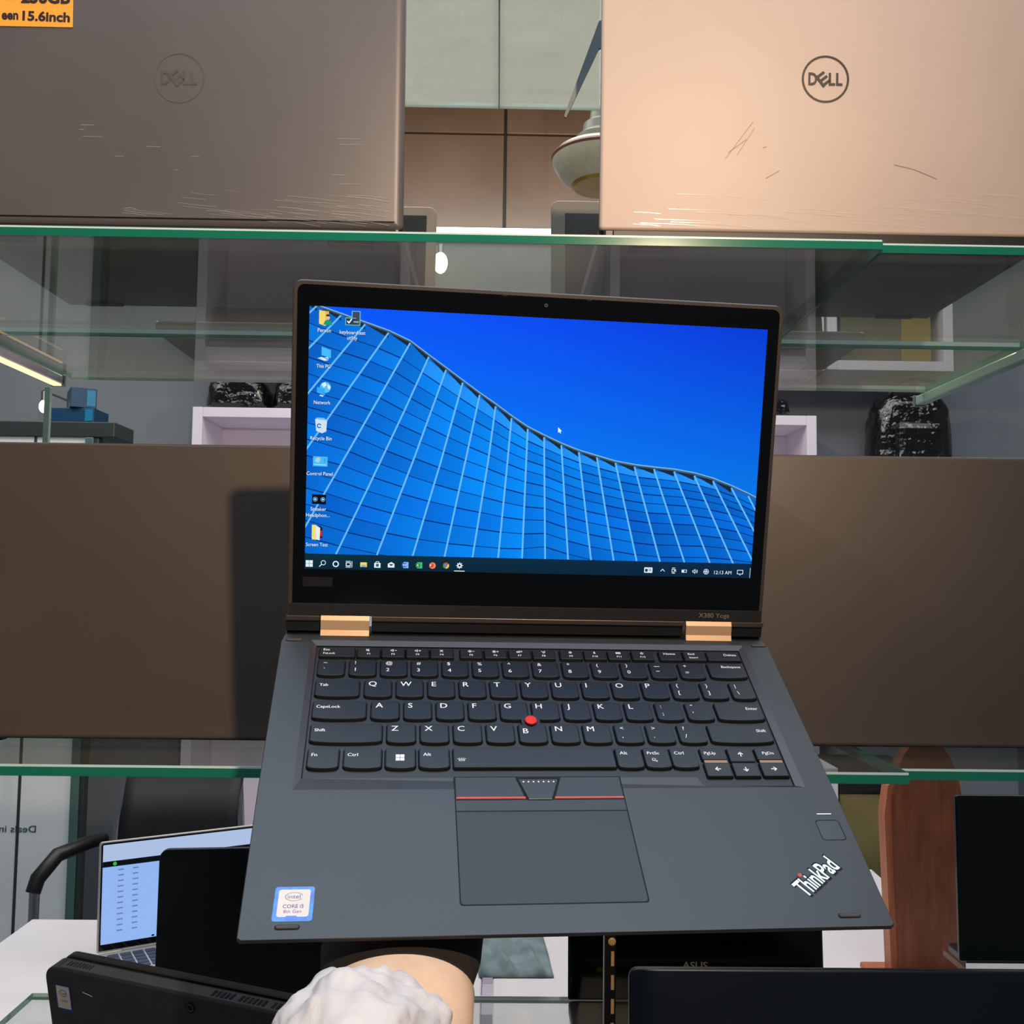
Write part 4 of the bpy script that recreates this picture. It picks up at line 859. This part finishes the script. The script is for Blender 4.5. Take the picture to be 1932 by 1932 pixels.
# grey sheet leaning over the silver lid
Yb = 0.93
q = [P(1064, 219, Yb), P(1068, 222, Yb), P(1130, 92, Yb), P(1190, 60, Yb), P(1190, 10, Yb), P(1130, 40, Yb)]
sh = thing('plastic_sheet', 'narrow grey sheet corner pointing down left of the silver lid', 'sheet', Matrix.Translation((q[2][0] + .03, Yb, ZT - .06)))
qi = [(p[0] - sh.location.x, p[2] - sh.location.z) for p in q]
b = MB(); b.loft([[(x_, y_, z_) for x_, z_ in qi] for y_ in (0, .003)], True, True); b.build('sheet_body', mat('grey_sheet', (112, 116, 118), 0.5), sh)
b = MB(); b.box(qi[3][0] - .004, -.001, qi[3][1] - .02, qi[3][0] + .004, .004, ZT - sh.location.z - .0005); b.build('clip', M_['steel'], sh)

# ---- lower level
# dark lid bottom right
yB = .90; p0 = P(1190, 1835, yB)
back_laptop('laptop', 'blue-black laptop lid with rounded corner at the bottom right edge', T(p0[0] + .19, yB, ZL), .38, p0[2] - ZL - .008, .24, mat('blue_black_lid', (20, 25, 34), 0.32, noise=0.1, scale=8, spec=0.5), dbase, math.radians(2), rad=.008, gap=.008)
# screen laptop with lettering on its chin
yA = 1.36; p0 = P(1072, 1850, yA); p1 = P(1555, 1800, yA)
asus, LMa, _s = front_laptop('laptop', 'black laptop with dark screen behind the slotted upright, lettering on its chin', T((p0[0] + p1[0]) / 2, yA, ZL), p1[0] - p0[0], .235, .17, M_['black'], M_['blackgloss'], math.radians(4), rad=.006, border=.008, chin=.045)
pz = P(1312, 1820, yA)
b = MB(); text(b, 'ASUS', pz[0] - asus.location.x, pz[2] - ZL - .016 - .006, .0085, .0009, 'C', wd=.034, offset=.02); b.build('chin_lettering', mat('grey_lettering', (128, 124, 108), 0.4), asus, LMa)
b = MB(); zz = P(1175, 1888, 1.2)[2] - ZL; b.box(P(1161, 1888, 1.3)[0] - asus.location.x, -.1695, .0156, P(1195, 1888, 1.3)[0] - asus.location.x, -.166, .0175); b.build('green_reflection', emat('green_reflection', (150, 190, 40), .8), asus)  # glowing bar stands in for a green reflection on the base
# black laptop lid far right
yF = 1.53; p0 = P(1806, 1502, yF)
back_laptop('laptop', 'tall black laptop lid at the right edge beside the wooden arch', T(p0[0] + .18, yF, 0.88), .36, p0[2] - .88 - .006, .045, mat('black_glossy_lid', (8, 11, 11), 0.2, noise=0.1), dbase, math.radians(1), rad=.004, gap=.006)
st_ = thing('glass_shelf', 'clear glass ledge of the next bay under the black lid at right', 'shelf', Matrix.Translation((.99, 1.53, .88 - G)))
MB().box(-.28, -.07, 0, .28, .07, G).build('pane', M_['pane'], st_)
MB().box(-.28, -.0712, 0, .28, -.07, G).build('edge', M_['edge'], st_)
# black lid left, in front of the lit laptop
yK = 1.25; p0 = P(296, 1606, yK); p1 = P(466, 1596, yK)
bk, _ = back_laptop('laptop', 'plain black laptop lid with rounded corner, half covering the lit laptop', T(p0[0] + .17, yK + .02, ZL, math.radians(6)), .34, p0[2] - ZL - .006, .2, mat('matt_black_lid', (7, 9, 9), 0.35, noise=0.1), dbase, math.radians(1), rad=.012, gap=.006)
# convertible standing tilted at bottom left
y0_ = .85; c0 = P(92, 1812, y0_); yaw = -math.atan2(.095, .226)
cm_ = mat('charcoal_shell', (40, 37, 35), 0.45, noise=0.1, scale=50, bump=0.04, bscale=2500)
ce_ = mat('charcoal_edge', (70, 66, 64), 0.35, noise=0.08)
D_ = c0[2] - ZL; Wc = .325
tilt_c = math.radians(12)
tr = thing('laptop', 'charcoal convertible laptop standing on edge with a processor sticker, bottom left', 'laptop', T(c0[0], y0_ + D_ * math.tan(tilt_c) * .92 - .01, ZL, yaw))
tr.location.x = c0[0] + .39 * D_ * math.tan(tilt_c)
TMx = Matrix.Rotation(math.pi / 2 + tilt_c, 4, 'X')                          # local: x along edge, y up the slab, z towards viewer
Hs = D_ / math.cos(tilt_c)
b = MB(); b.slab(rrect(0, 0.004, Wc, Hs, (.004, .004, .012, .012), 6), [(-.0165, .0025), (-.014, .0), (-.001, .0), (0, .0012)]); b.build('base', cm_, tr, TMx, smooth=True)
b = MB(); b.bbox(.016, Hs - .0006, -.0125, Wc - .016, Hs + .0004, -.002, .0002); eb = b.build('edge_band', ce_, tr, TMx)
for k in range(8): b = MB(); b.box(.020 + k * .0033, Hs + .0003, -.0105, .0213 + k * .0033, Hs + .0008, -.005); b.build('speaker_slot', M_['rubber'], tr, TMx)
for k in range(22):
    if k in (5, 12): continue
    b = MB(); b.box(.165 + k * .0042, Hs + .0003, -.0105, .1675 + k * .0042, Hs + .0008, -.004); b.build('vent_slot', M_['black'], tr, TMx)
b = MB(); b.ring(.148, Hs - .010, 0, .0045, .0004, 24); k = b.build('power_button', hgap, tr, TMx)
b = MB(); b.ring(.148, Hs - .010, .0022, .0032, .0006, 20); b.build('button_ring', ce_, k)
b = MB(); b.slab(rrect(.010, Hs - .037, .0265, Hs - .014, .0008), [(.0001, 0), (.0004, 0)]); sk_ = b.build('sticker', mat('blue_sticker', (34, 30, 110), 0.35), tr, TMx)
b = MB(); b.flat(rrect(.0115, Hs - .0345, .0255, Hs - .0150, .0008), .0006); b.build('sticker_face', mat('sticker_grey', (172, 168, 170), 0.4), sk_)
b = MB(); b.ring(.0185, Hs - .021, .0034, .004, .0008, 20, sy=.75); text(b, 'intel', .0160, Hs - .0219, .0016, .0008, wd=.0052); text(b, 'CORE', .0148, Hs - .0285, .0018, .0008, wd=.0075); b.build('sticker_print', mat('sticker_ink2', (96, 92, 110), .5), sk_)
b = MB(); b.stroke([(.040, Hs - .0165), (.0495, Hs - .0185)], .0006, .0004); b.build('marking', leg, tr, TMx)
LM2 = Matrix.Translation((0, .017, 0)) @ Matrix.Rotation(math.pi / 2 - math.radians(14), 4, 'X') 
b = MB(); b.slab(rrect(0, 0, Wc, Hs * .97, (.004, .004, .012, .012), 6), [(-.0075, .001), (-.006, 0), (-.001, 0), (0, .001)]); b.build('lid', cm_, tr, Matrix.Translation((0, .0255 - D_ * math.tan(tilt_c) , .0)) @ Matrix.Rotation(math.pi / 2 + tilt_c, 4, 'X') @ Matrix.Translation((0, .001, -.002 - .045)))

# ------------------------------------------------------------------ tables and what stands on them
ZTB = 0.75
def table(name, label, pts, leg_pts):
    t_ = thing(name, label, 'table', Matrix.Translation((sum(p[0] for p in pts) / len(pts), sum(p[1] for p in pts) / len(pts), 0)))
    lx, ly = t_.location.x, t_.location.y
    b_ = MB(); b_.slab([(p[0] - lx, p[1] - ly) for p in pts], [(ZTB - .03, 0), (ZTB - .002, 0), (ZTB, .002)]); b_.build('table_top', M_['white'], t_)
    b_ = MB(); o_ = [(p[0] - lx, p[1] - ly) for p in pts]; b_.loft([[(x_, y_, ZTB - .026) for x_, y_ in inset(o_, -.001)], [(x_, y_, ZTB - .004) for x_, y_ in inset(o_, -.001)]], False, False); b_.build('edge_band', mat('cream_edge', (220, 206, 176), .5), t_)
    for p in leg_pts: b_ = MB(); b_.bbox(p[0] - lx - .02, p[1] - ly - .02, 0, p[0] - lx + .02, p[1] - ly + .02, ZTB - .03, .004); b_.build('leg', M_['steel'], t_)
    return t_
table('table', 'white table behind the glass at left with the lit laptop on it', [(-.945, 1.46), (-.02, 1.46), (-.02, 2.095), (-.945, 2.095)], [(-.9, 1.5), (-.07, 1.5), (-.9, 2.05), (-.07, 2.05)])
tr1 = PZ(1645, 1640, ZTB); tr2 = PZ(1690, 1680, ZTB)
table('table', 'white table behind the glass at right, under the wooden arch', [(.0, 1.46), (1.15, 1.46), (1.15, 2.12), (tr2[0], tr2[1]), (tr1[0], tr1[1]), (.0, tr1[1])], [(.05, 1.5), (1.1, 1.5), (.05, 2.3), (1.1, 2.05)])
# lit laptop
b0 = PZ(182, 1806, ZTB + .01); yawL = math.atan2(.137, .238)
lit = emat('lit_page', (150, 186, 246), 0.95)
lt, LMt, sL = front_laptop('laptop', 'silver laptop with a lit white page on its screen, on the left table', T(b0[0] + .155 * math.cos(yawL), b0[1] + .155 * math.sin(yawL), ZTB, yawL), .31, .196, .21, mat('silver_shell', (196, 188, 184), .35, metal=.3, noise=.04), lit, math.radians(4), rad=.006, border=.006, keymat=mat('grey_key', (62, 66, 76), .5), chin=.014)
def page(x0, y0, x1, y1, m_, z_=.0008): bb = MB(); bb.flat([(x0, y0), (x1, y0), (x1, y1), (x0, y1)], z_); return bb.build('page_block', m_, sL)
pe = emat('page_dark', (10, 14, 20), 1.0); pt = emat('page_text', (110, 134, 186), .9); pw = emat('page_top', (176, 196, 232), .95)
page(-.149, .160, .149, .190, pw); page(-.149, .150, .149, .160, pe, .001)
bb = MB(); bb.ring(-.128, .155, 0, .0035, .0013, 14); bb.build('page_mark', emat('page_green', (60, 190, 70), .9), sL)
for k in range(12):
    for x_ in (-.122, -.096, -.040, .01, .06): page(x_, .142 - k * .0098, x_ + .010, .1445 - k * .0098, pt, .001)
for k in range(5): page(-.060 + k * .012, .0155, -.055 + k * .012, .0185, pe, .001)
# cloth on the table
p0, p1, p2 = PZ(905, 1846, ZTB), PZ(1045, 1846, ZTB), PZ(1025, 1770, ZTB)
p3 = PZ(890, 1770, ZTB)
random.seed(11)
b = MB(); n1, n2 = 22, 16; vs_ = []
cen = (np.array(p0) + p1 + p2 + p3) / 4
for j in range(n2 + 1):
    for i in range(n1 + 1):
        u_, v_ = i / n1, j / n2
        q = (np.array(p0) * (1 - u_) + np.array(p1) * u_) * (1 - v_) + (np.array(p3) * (1 - u_) + np.array(p2) * u_) * v_
        zz = .006 + .006 * math.sin(u_ * 17 + 2 * math.sin(v_ * 3)) * (.6 + .4 * math.sin(v_ * 5)) + .003 * math.sin(u_ * 31 + v_ * 7)
        if i in (0, n1) or j in (0, n2): zz = .0015
        vs_.append((q[0] - cen[0], q[1] - cen[1], max(.0015, zz)))
b.add(vs_, [(j * (n1 + 1) + i, j * (n1 + 1) + i + 1, (j + 1) * (n1 + 1) + i + 1, (j + 1) * (n1 + 1) + i) for j in range(n2) for i in range(n1)])
co = b.build('cloth', M_['cloth'], None, Matrix.Translation((cen[0], cen[1], ZTB)), smooth=True); sdm = co.modifiers.new('thick', 'SOLIDIFY'); sdm.thickness = .0014; sdm.offset = 1
tag(co, 'crumpled grey-blue cloth on the white table, right of the sleeve', 'cloth')
# wooden arch
yW = 1.80; w0, w1 = P(1684, 1600, yW), P(1818, 1600, yW); zt_ = P(1750, 1393, yW)[2]
wd = thing('wooden_arch', 'red-brown wooden board with an arched top standing on the table', 'board', T((w0[0] + w1[0]) / 2, yW, ZTB))
hw_ = (w1[0] - w0[0]) / 2; hh = zt_ - ZTB
prof = [(-hw_ * .86, 0), (hw_, 0)] + [(hw_, hh * .70)] + [(hw_ * math.cos(a), hh * .70 + hh * .30 * math.sin(a)) for a in [math.pi * k / 14 for k in range(1, 14)]] + [(-hw_, hh * .70)]
b = MB(); b.loft([[(x_, y_, z_) for x_, z_ in prof] for y_ in (0, .030)], True, True); b.build('board_face', M_['wood'], wd)
b = MB(); b.loft([[(x_, y_, z_) for x_, z_ in [(-hw_ * .86 - .012, 0), (-hw_ * .86, 0), (-hw_, hh * .70), (-hw_ * .92, hh * .82), (-hw_ * .92 - .010, hh * .80), (-hw_ - .012, hh * .68)]] for y_ in (.004, .034)], True, True); b.build('board_edge', M_['woodlight'], wd)
b = MB(); b.bbox(-hw_ * .8 - .05, -.06, 0, hw_ + .02, .07, .012, .004); b.build('foot_plate', M_['woodlight'], wd)
# khaki box with black lid
yx = 2.55; k0, k1 = P(1592, 1500, yx), P(1682, 1500, yx); kz = P(1640, 1498, yx)[2]; kt = P(1640, 1462, yx)[2]
kb = thing('cabinet', 'khaki cabinet with a black top beyond the right table', 'cabinet', T((k0[0] + k1[0]) / 2 + .05, yx, 0))
kw_ = (k1[0] - k0[0]) / 2 + .06
b = MB(); b.bbox(-kw_, 0, 0, kw_, .3, kz, .004); b.build('cabinet_body', M_['khaki'], kb)
b = MB(); b.bbox(-kw_ - .004, -.004, kz, kw_ + .004, .304, kt, .006); b.build('cabinet_top', M_['black'], kb)
b = MB(); b.bbox(-kw_ - .05, -.02, 0, -kw_ - .01, .28, kt + .02, .003); b.build('side_panel', M_['lilac'], kb)
# chair
yC = 2.6; cl, cr_ = P(206, 1560, yC), P(452, 1560, yC); ct = P(330, 1466, yC)[2]; cbz = P(330, 1640, yC)[2]
ch = thing('office_chair', 'black mesh office chair with chrome frame behind the left table', 'chair', T((cl[0] + cr_[0]) / 2, yC, 0))
hwc = (cr_[0] - cl[0]) / 2
b = MB(); n_ = 10
b.loft([[(-hwc * .9 + 2 * hwc * .9 * i / n_, .03 * math.cos((i / n_ - .5) * 2) * 1.0 + y_, z_) for i in range(n_ + 1)] for (z_, y_) in ((cbz - .15, .02), (cbz, .0), ((cbz + ct) / 2, .01), (ct, .05))], False, False, close=False)
bo = b.build('backrest', M_['mesh'], ch, smooth=True); sd_ = bo.modifiers.new('thick', 'SOLIDIFY'); sd_.thickness = .02
for s_ in (-1, 1):
    MB().tube([(s_ * hwc * .82, .09, ct), (s_ * hwc * .95, .04, (ct + cbz) / 2), (s_ * hwc * 1.0, .035, cbz - .05), (s_ * hwc * 1.0, .0, .46)], .011, 10).build('back_frame', M_['chrome'], ch, smooth=True)
ap = [P(183, 1590, yC - .06), P(150, 1618, yC - .18), P(128, 1650, yC - .2)]
for s_ in (-1, 1):
    pth = [(-hwc * 1.02, -.02, ap[0][2] - 0), (-hwc * 1.12, -.08, ap[0][2] + .005), (-hwc * 1.36, -.16, ap[1][2]), (-hwc * 1.52, -.2, ap[2][2] - .01), (-hwc * 1.55, -.21, ap[2][2] - .04)]
    pth = [(-s_ * x_, y_, z_) for x_, y_, z_ in pth]
    MB().tube(pth, [.014, .017, .018, .018, .017], 12).build('armrest', M_['black'], ch, smooth=True)
    MB().tube([(s_ * hwc * 1.53, -.21, ap[2][2] - .035), (s_ * hwc * 1.53, -.21, .46), (s_ * hwc * .9, -.15, .42)], .012, 10).build('arm_post', M_['chrome'], ch, smooth=True)
b = MB(); b.bbox(-hwc * 1.1, -.42, .40, hwc * 1.1, .0, .46, .02); b.build('seat', M_['mesh'], ch)
b = MB(); b.tube([(0, -.2, .40), (0, -.2, .08)], .025, 14); b.build('gas_post', M_['chrome'], ch)
for k in range(5):
    a = k * 2 * math.pi / 5; MB().tube([(0, -.2, .09), (.27 * math.cos(a), -.2 + .27 * math.sin(a), .06)], [.022, .014], 8).build('leg', M_['black'], ch)
    b = MB(); b.lathe([(.0, -.022), (.018, -.018), (.022, 0), (.018, .018), (0, .022)], 14); b.build('caster', M_['rubber'], ch, Matrix.Translation((.27 * math.cos(a), -.2 + .27 * math.sin(a), .026)) @ Matrix.Rotation(math.pi / 2, 4, 'X'))

# ------------------------------------------------------------------ glazed front at the left, with lettering read from behind
yG = 3.2
def vpane(name, xa, xb, m_, Y=yG, th=.008, label=None, z1=2.6):
    pass
door = thing('glass_door', 'frosted glass door panels at far left with mirrored lettering', 'door', T(P(60, 1500, yG)[0], yG, 0))
dx_ = door.location.x
xs = [P(-330, 1500, yG)[0], P(36, 1500, yG)[0], P(134, 1500, yG)[0]]
ztop = P(100, 835, yG)[2] - .35
ztop = 1.90
for (xa, xb) in ((xs[0], xs[1] - .004), (xs[1] + .004, xs[2])):
    MB().bbox(xa - dx_, 0, .02, xb - dx_, .01, ztop, .002).build('door_panel', M_['doorfilm'], door)
MB().bbox(xs[1] - .004 - dx_, -.002, .02, xs[1] + .004 - dx_, .014, ztop, .001).build('joint', M_['darkframe'], door)
x4, x5, x6 = P(134, 1500, yG)[0], P(150, 1500, yG)[0], P(159, 1500, yG)[0]
MB().bbox(x4 - dx_, -.01, 0, x5 - dx_, .03, ztop, .003).build('door_frame', M_['greenframe'], door)
MB().bbox(x5 - dx_, -.004, 0, x6 - dx_, .03, ztop, .003).build('door_frame', M_['darkframe'], door)
MB().bbox(xs[0] - dx_, -.01, ztop, P(190, 1500, yG)[0] - dx_, .16, ztop + .05, .003).build('door_head', M_['darkframe'], door)
pl = P(68, 1570, yG)
b = MB(); text(b, 'Deals in al', pl[0] - dx_, pl[2], .020, 0, wd=P(78, 1570, yG)[0] - P(-12, 1570, yG)[0], mirror=True, offset=.01)
b.build('door_lettering', mat('grey_vinyl', (70, 82, 84), .6), door, Matrix.Translation((0, -.0015, 0)) @ Matrix.Rotation(math.pi / 2, 4, 'X'))

# ------------------------------------------------------------------ wall shelving with stock
yS = 3.36; SD = WALLY - yS - .002
def px_x(x_, y_=700): return P(x_, y_, yS)[0]
def px_z(y_, x_=966): return P(x_, y_, yS)[2]
def cubby(name, label, x0, x1, z0, z1, shelves, divs=(), th=.034):
    t_ = thing(name, label, 'shelf unit', T((x0 + x1) / 2, yS, z0)); h_ = (x1 - x0) / 2; H = z1 - z0
    MB().bbox(-h_, 0, 0, -h_ + th, SD, H, .002).build('side_panel', M_['lilac'], t_); MB().bbox(h_ - th, 0, 0, h_, SD, H, .002).build('side_panel', M_['lilac'], t_)
    MB().box(-h_ + th, SD - .01, 0, h_ - th, SD, H).build('back_panel', M_['lilac'], t_)
    for z_ in [0, H - th] + [s_ - z0 for s_ in shelves]: MB().bbox(-h_ + th, .002, z_, h_ - th, SD - .01, z_ + th, .002).build('board', M_['lilac'], t_)
    for d_ in divs: MB().bbox(d_ - (x0 + x1) / 2 - th / 2, .004, th, d_ - (x0 + x1) / 2 + th / 2, SD - .01, H - th, .002).build('divider', M_['lilac'], t_)
    return t_
xa, xb, xc = px_x(369), px_x(1538), px_x(1800)
z_low = px_z(1010); z_lt = px_z(776); z_mb = px_z(722); z_up = px_z(560)
lowtop = z_lt
cubby('shelf_unit', 'low lilac-white cubby unit behind the held laptop', px_x(366), px_x(1540), .0, z_lt, [z_lt - .36, z_lt - .8], divs=[px_x(760), px_x(1160)])
upz0 = px_z(690); 
cubby('shelf_unit', 'lilac-white wall shelves above the black bags, left and centre', px_x(372), px_x(1556), upz0, z_up, [px_z(628)], divs=[px_x(760), px_x(1160)])
cubby('shelf_unit', 'grey-lilac wall shelf at right holding the yellow box', px_x(1562), px_x(1800), px_z(688), px_z(545), [])
# khaki and yellow box
yb = thing('carton', 'khaki carton with a yellow end in the wall shelf at right', 'box', T(px_x(1668), yS + .02, px_z(688) + .034))
bz0 = px_z(688) + .034; bh = px_z(562) - bz0 - .01
MB().bbox(px_x(1590) - px_x(1668), 0, 0, px_x(1706) - px_x(1668), .18, bh, .002).build('carton_body', mat('dull_khaki', (88, 80, 54), .7), yb)
MB().bbox(px_x(1706) - px_x(1668), -.002, 0, px_x(1762) - px_x(1668), .18, bh, .002).build('yellow_end', mat('dull_yellow', (140, 116, 18), .6), yb)
# black bags on the low unit
bagm = mat('black_polythene', (12, 12, 14), 0.14, noise=0.2, scale=12, bump=1.0, bscale=26, coat=0.5)
for n_ in bagm.node_tree.nodes:
    if n_.type == 'BUMP': n_.inputs['Distance'].default_value = 0.02
def bag(name, label, x0, x1, z0, z1, y0, d_, strap=False, group=None):
    t_ = thing(name, label, 'bag', T((x0 + x1) / 2, y0, z0), group); h_ = (x1 - x0) / 2; H = z1 - z0
    b_ = MB(); nu, nv = 40, 26; e1 = .42; loops = []
    sp_ = lambda v_, e_: math.copysign(abs(v_) ** e_, v_)
    for j_ in range(nv + 1):
        ph = -math.pi / 2 + math.pi * (.04 + .92 * j_ / nv); lp = []
        for i_ in range(nu):
            th = 2 * math.pi * i_ / nu; k_ = 1 + .022 * math.sin(th * 5 + ph * 6) + .016 * math.sin(th * 9 - ph * 11) + .010 * math.sin(ph * 19 + th * 3)
            zz = max(0, H / 2 * (1 + sp_(math.sin(ph), e1))); tp = 1 - .12 * zz / H
            lp.append((h_ * tp * k_ * sp_(math.cos(ph), e1) * sp_(math.cos(th), .5), d_ / 2 + d_ / 2 * k_ * sp_(math.cos(ph), e1) * sp_(math.sin(th), .5), zz))
        loops.append(lp)
    b_.loft(loops); b_.build('bag_body', bagm, t_, smooth=True)
    return t_, h_, H
bgz = z_lt
bag('packed_bag', 'glossy black wrapped bag on the low cubby unit at left', px_x(378), px_x(500), bgz, px_z(716), yS + .03, .16)
bag('packed_bag', 'glossy black wrapped bag next to the held laptop\'s left edge', px_x(505), px_x(640), bgz, px_z(716), yS + .03, .16)
bag('packed_bag', 'small black wrapped bag at the right end of the low cubby unit', px_x(1400), px_x(1502), bgz, px_z(738), yS + .03, .14)
# backpack
zb0 = px_z(1000); bp, h_, H = bag('backpack', 'black backpack in shiny wrapping standing right of the wall shelves', px_x(1645), px_x(1806), zb0, px_z(728), yS - .02, .17)
b = MB(); b.bbox(-h_ * .55, -.03, .02, h_ * .62, .05, H * .78, .025); b.build('front_pocket', bagm, bp)
b = MB(); b.tube([(-.09, .02, H * .98), (-.06, .0, H + .035), (.0, .0, H + .045), (.06, .0, H + .035), (.09, .02, H * .98)], .010, 8); b.build('handle', M_['black'], bp, smooth=True)
sd2 = thing('side_cabinet', 'grey counter that the backpack stands on', 'cabinet', T(px_x(1725), yS - .06, 0))
b = MB(); b.bbox(-.3, 0, 0, .3, .26, zb0 - .02, .004); b.build('cabinet_body', M_['wall'], sd2)
b = MB(); b.bbox(-.31, -.01, zb0 - .02, .31, .26, zb0 - .0005, .003); b.build('cabinet_top', M_['lilac'], sd2)
# teal boxes at left
yT = yG + .01; zc0 = 1.951
for (xa_, xb_, ya_, yb_, lb, rz) in ((92, 178, 774, 800, 'long dark teal carton lying under the slanted teal carton at left', 0), (134, 182, 733, 770, 'slanted blue-teal carton on top of the long carton at left', .5)):
    p_, q_ = P(xa_, yb_, yT), P(xb_, ya_, yT)
    t_ = thing('carton', lb, 'box', T((p_[0] + q_[0]) / 2, yT, zc0 if not rz else zc0 + hz0 + .0005, rz)); hz0 = q_[2] - p_[2]; hx_ = (q_[0] - p_[0]) / 2; hz_ = q_[2] - p_[2]
    MB().bbox(-hx_, 0, 0, hx_, .12, hz_, .002).build('carton_body', M_['teal'], t_)
    MB().bbox(hx_ - .03, -.001, hz_ * .1, hx_ - .004, 0, hz_ * .9, .0003).build('printed_label', mat('teal_print', (20, 120, 160), .4), t_)
# ------------------------------------------------------------------ lamps in the room
yP = 2.2
pc = P(1134, 300, yP); s_ = yP / F
pen = thing('pendant_lamp', 'tiered brass and glass ceiling lamp peeking out left of the silver lid', 'lamp', T(pc[0], yP, 3.3))
zr = lambda y_: P(1134, y_, yP)[2] - 3.3
R0 = 96 * s_
b = MB(); b.lathe([(R0 * .15, zr(352)), (R0 * .62, zr(350)), (R0 * .82, zr(335)), (R0 * .97, zr(312)), (R0, zr(300)), (R0 * .9, zr(288)), (R0 * .5, zr(280)), (R0 * .2, zr(276))], 40); b.build('rim', mat('ivory_rim', (170, 166, 140), .35, noise=.08), pen, smooth=True)
b = MB(); b.lathe([(R0 * .99, zr(304)), (R0 * 1.015, zr(300)), (R0 * .99, zr(296))], 40); b.build('rim_band', mat('red_brown_band', (110, 66, 60), .4), pen, smooth=True)
b = MB(); b.lathe([(R0 * .05, zr(358)), (R0 * .55, zr(355)), (R0 * .66, zr(344)), (R0 * .66, zr(338))], 40); b.build('bowl', mat('brass_bowl', (150, 124, 40), .3, metal=.5), pen, smooth=True)
b = MB(); b.lathe([(R0 * .5, zr(282)), (R0 * .52, zr(262)), (R0 * .38, zr(252)), (R0 * .36, zr(236)), (R0 * .24, zr(228)), (R0 * .22, zr(212)), (R0 * .1, zr(204)), (.008, zr(200))], 36); b.build('stem', mat('grey_green_stem', (120, 118, 104), .4), pen, smooth=True)
b = MB(); b.tube([(0, 0, zr(202)), (0, 0, -.02)], .006, 10); b.build('rod', M_['steel'], pen)
b = MB(); b.lathe([(.05, -.03), (.05, -.0005)], 24); b.build('canopy', M_['steel'], pen)
pl_o = lamp('pendant_glow', 'POINT', (pc[0] + .05, yP + .25, P(1134, 236, yP)[2]), 13, (1.0, .72, .42), .03)
# long white tube lamp on the back wall
q0, q1 = P(800, 434, WALLY - .05), P(1060, 441, WALLY - .05)
tl = thing('tube_lamp', 'bright white tube lamp on the far wall between the two upper lids', 'lamp', T((q0[0] + q1[0]) / 2, WALLY - .005, (q0[2] + q1[2]) / 2))
L2 = (q1[0] - q0[0]) / 2
MB().bbox(-L2 - .01, -.03, -.02, L2 + .01, -.0005, .02, .003).build('fitting', M_['wall'], tl)
b = MB(); b.tube([(-L2, -.045, 0), (L2, -.045, 0)], .014, 14); b.build('tube', emat('tube_white', (235, 255, 246), 4.0), tl, smooth=True)
# round warm lamps seen as blown-out spots
for (xx, yy, Y_, rr, lb) in ((831, 496, 3.5, .026, 'glowing warm bulb seen through the glass just above the held laptop'), (82, 767, 3.25, .014, 'small warm glowing bulb at the far left behind the post')):
    c0_ = P(xx, yy, Y_)
    t_ = thing('bulb_lamp', lb, 'lamp', T(*c0_)); 
    b = MB(); b.lathe([(rr * math.sin(math.pi * k / 10), rr * 1.5 * -math.cos(math.pi * k / 10)) for k in range(11)], 20); b.build('bulb', emat('warm_bulb', (255, 226, 170), 6.0), t_, smooth=True)
    b = MB(); b.lathe([(.009, rr * 1.4), (.009, rr * 1.4 + .03), (.004, rr * 1.4 + .035)], 14); b.build('socket', M_['steel'], t_)
    b = MB(); b.tube([(0, 0, rr * 1.4 + .032), (0, WALLY - c0_[1] - .021, rr * 1.4 + .034)], .004, 8); b.build('bracket', M_['steel'], t_)

bpy.context.view_layer.update()
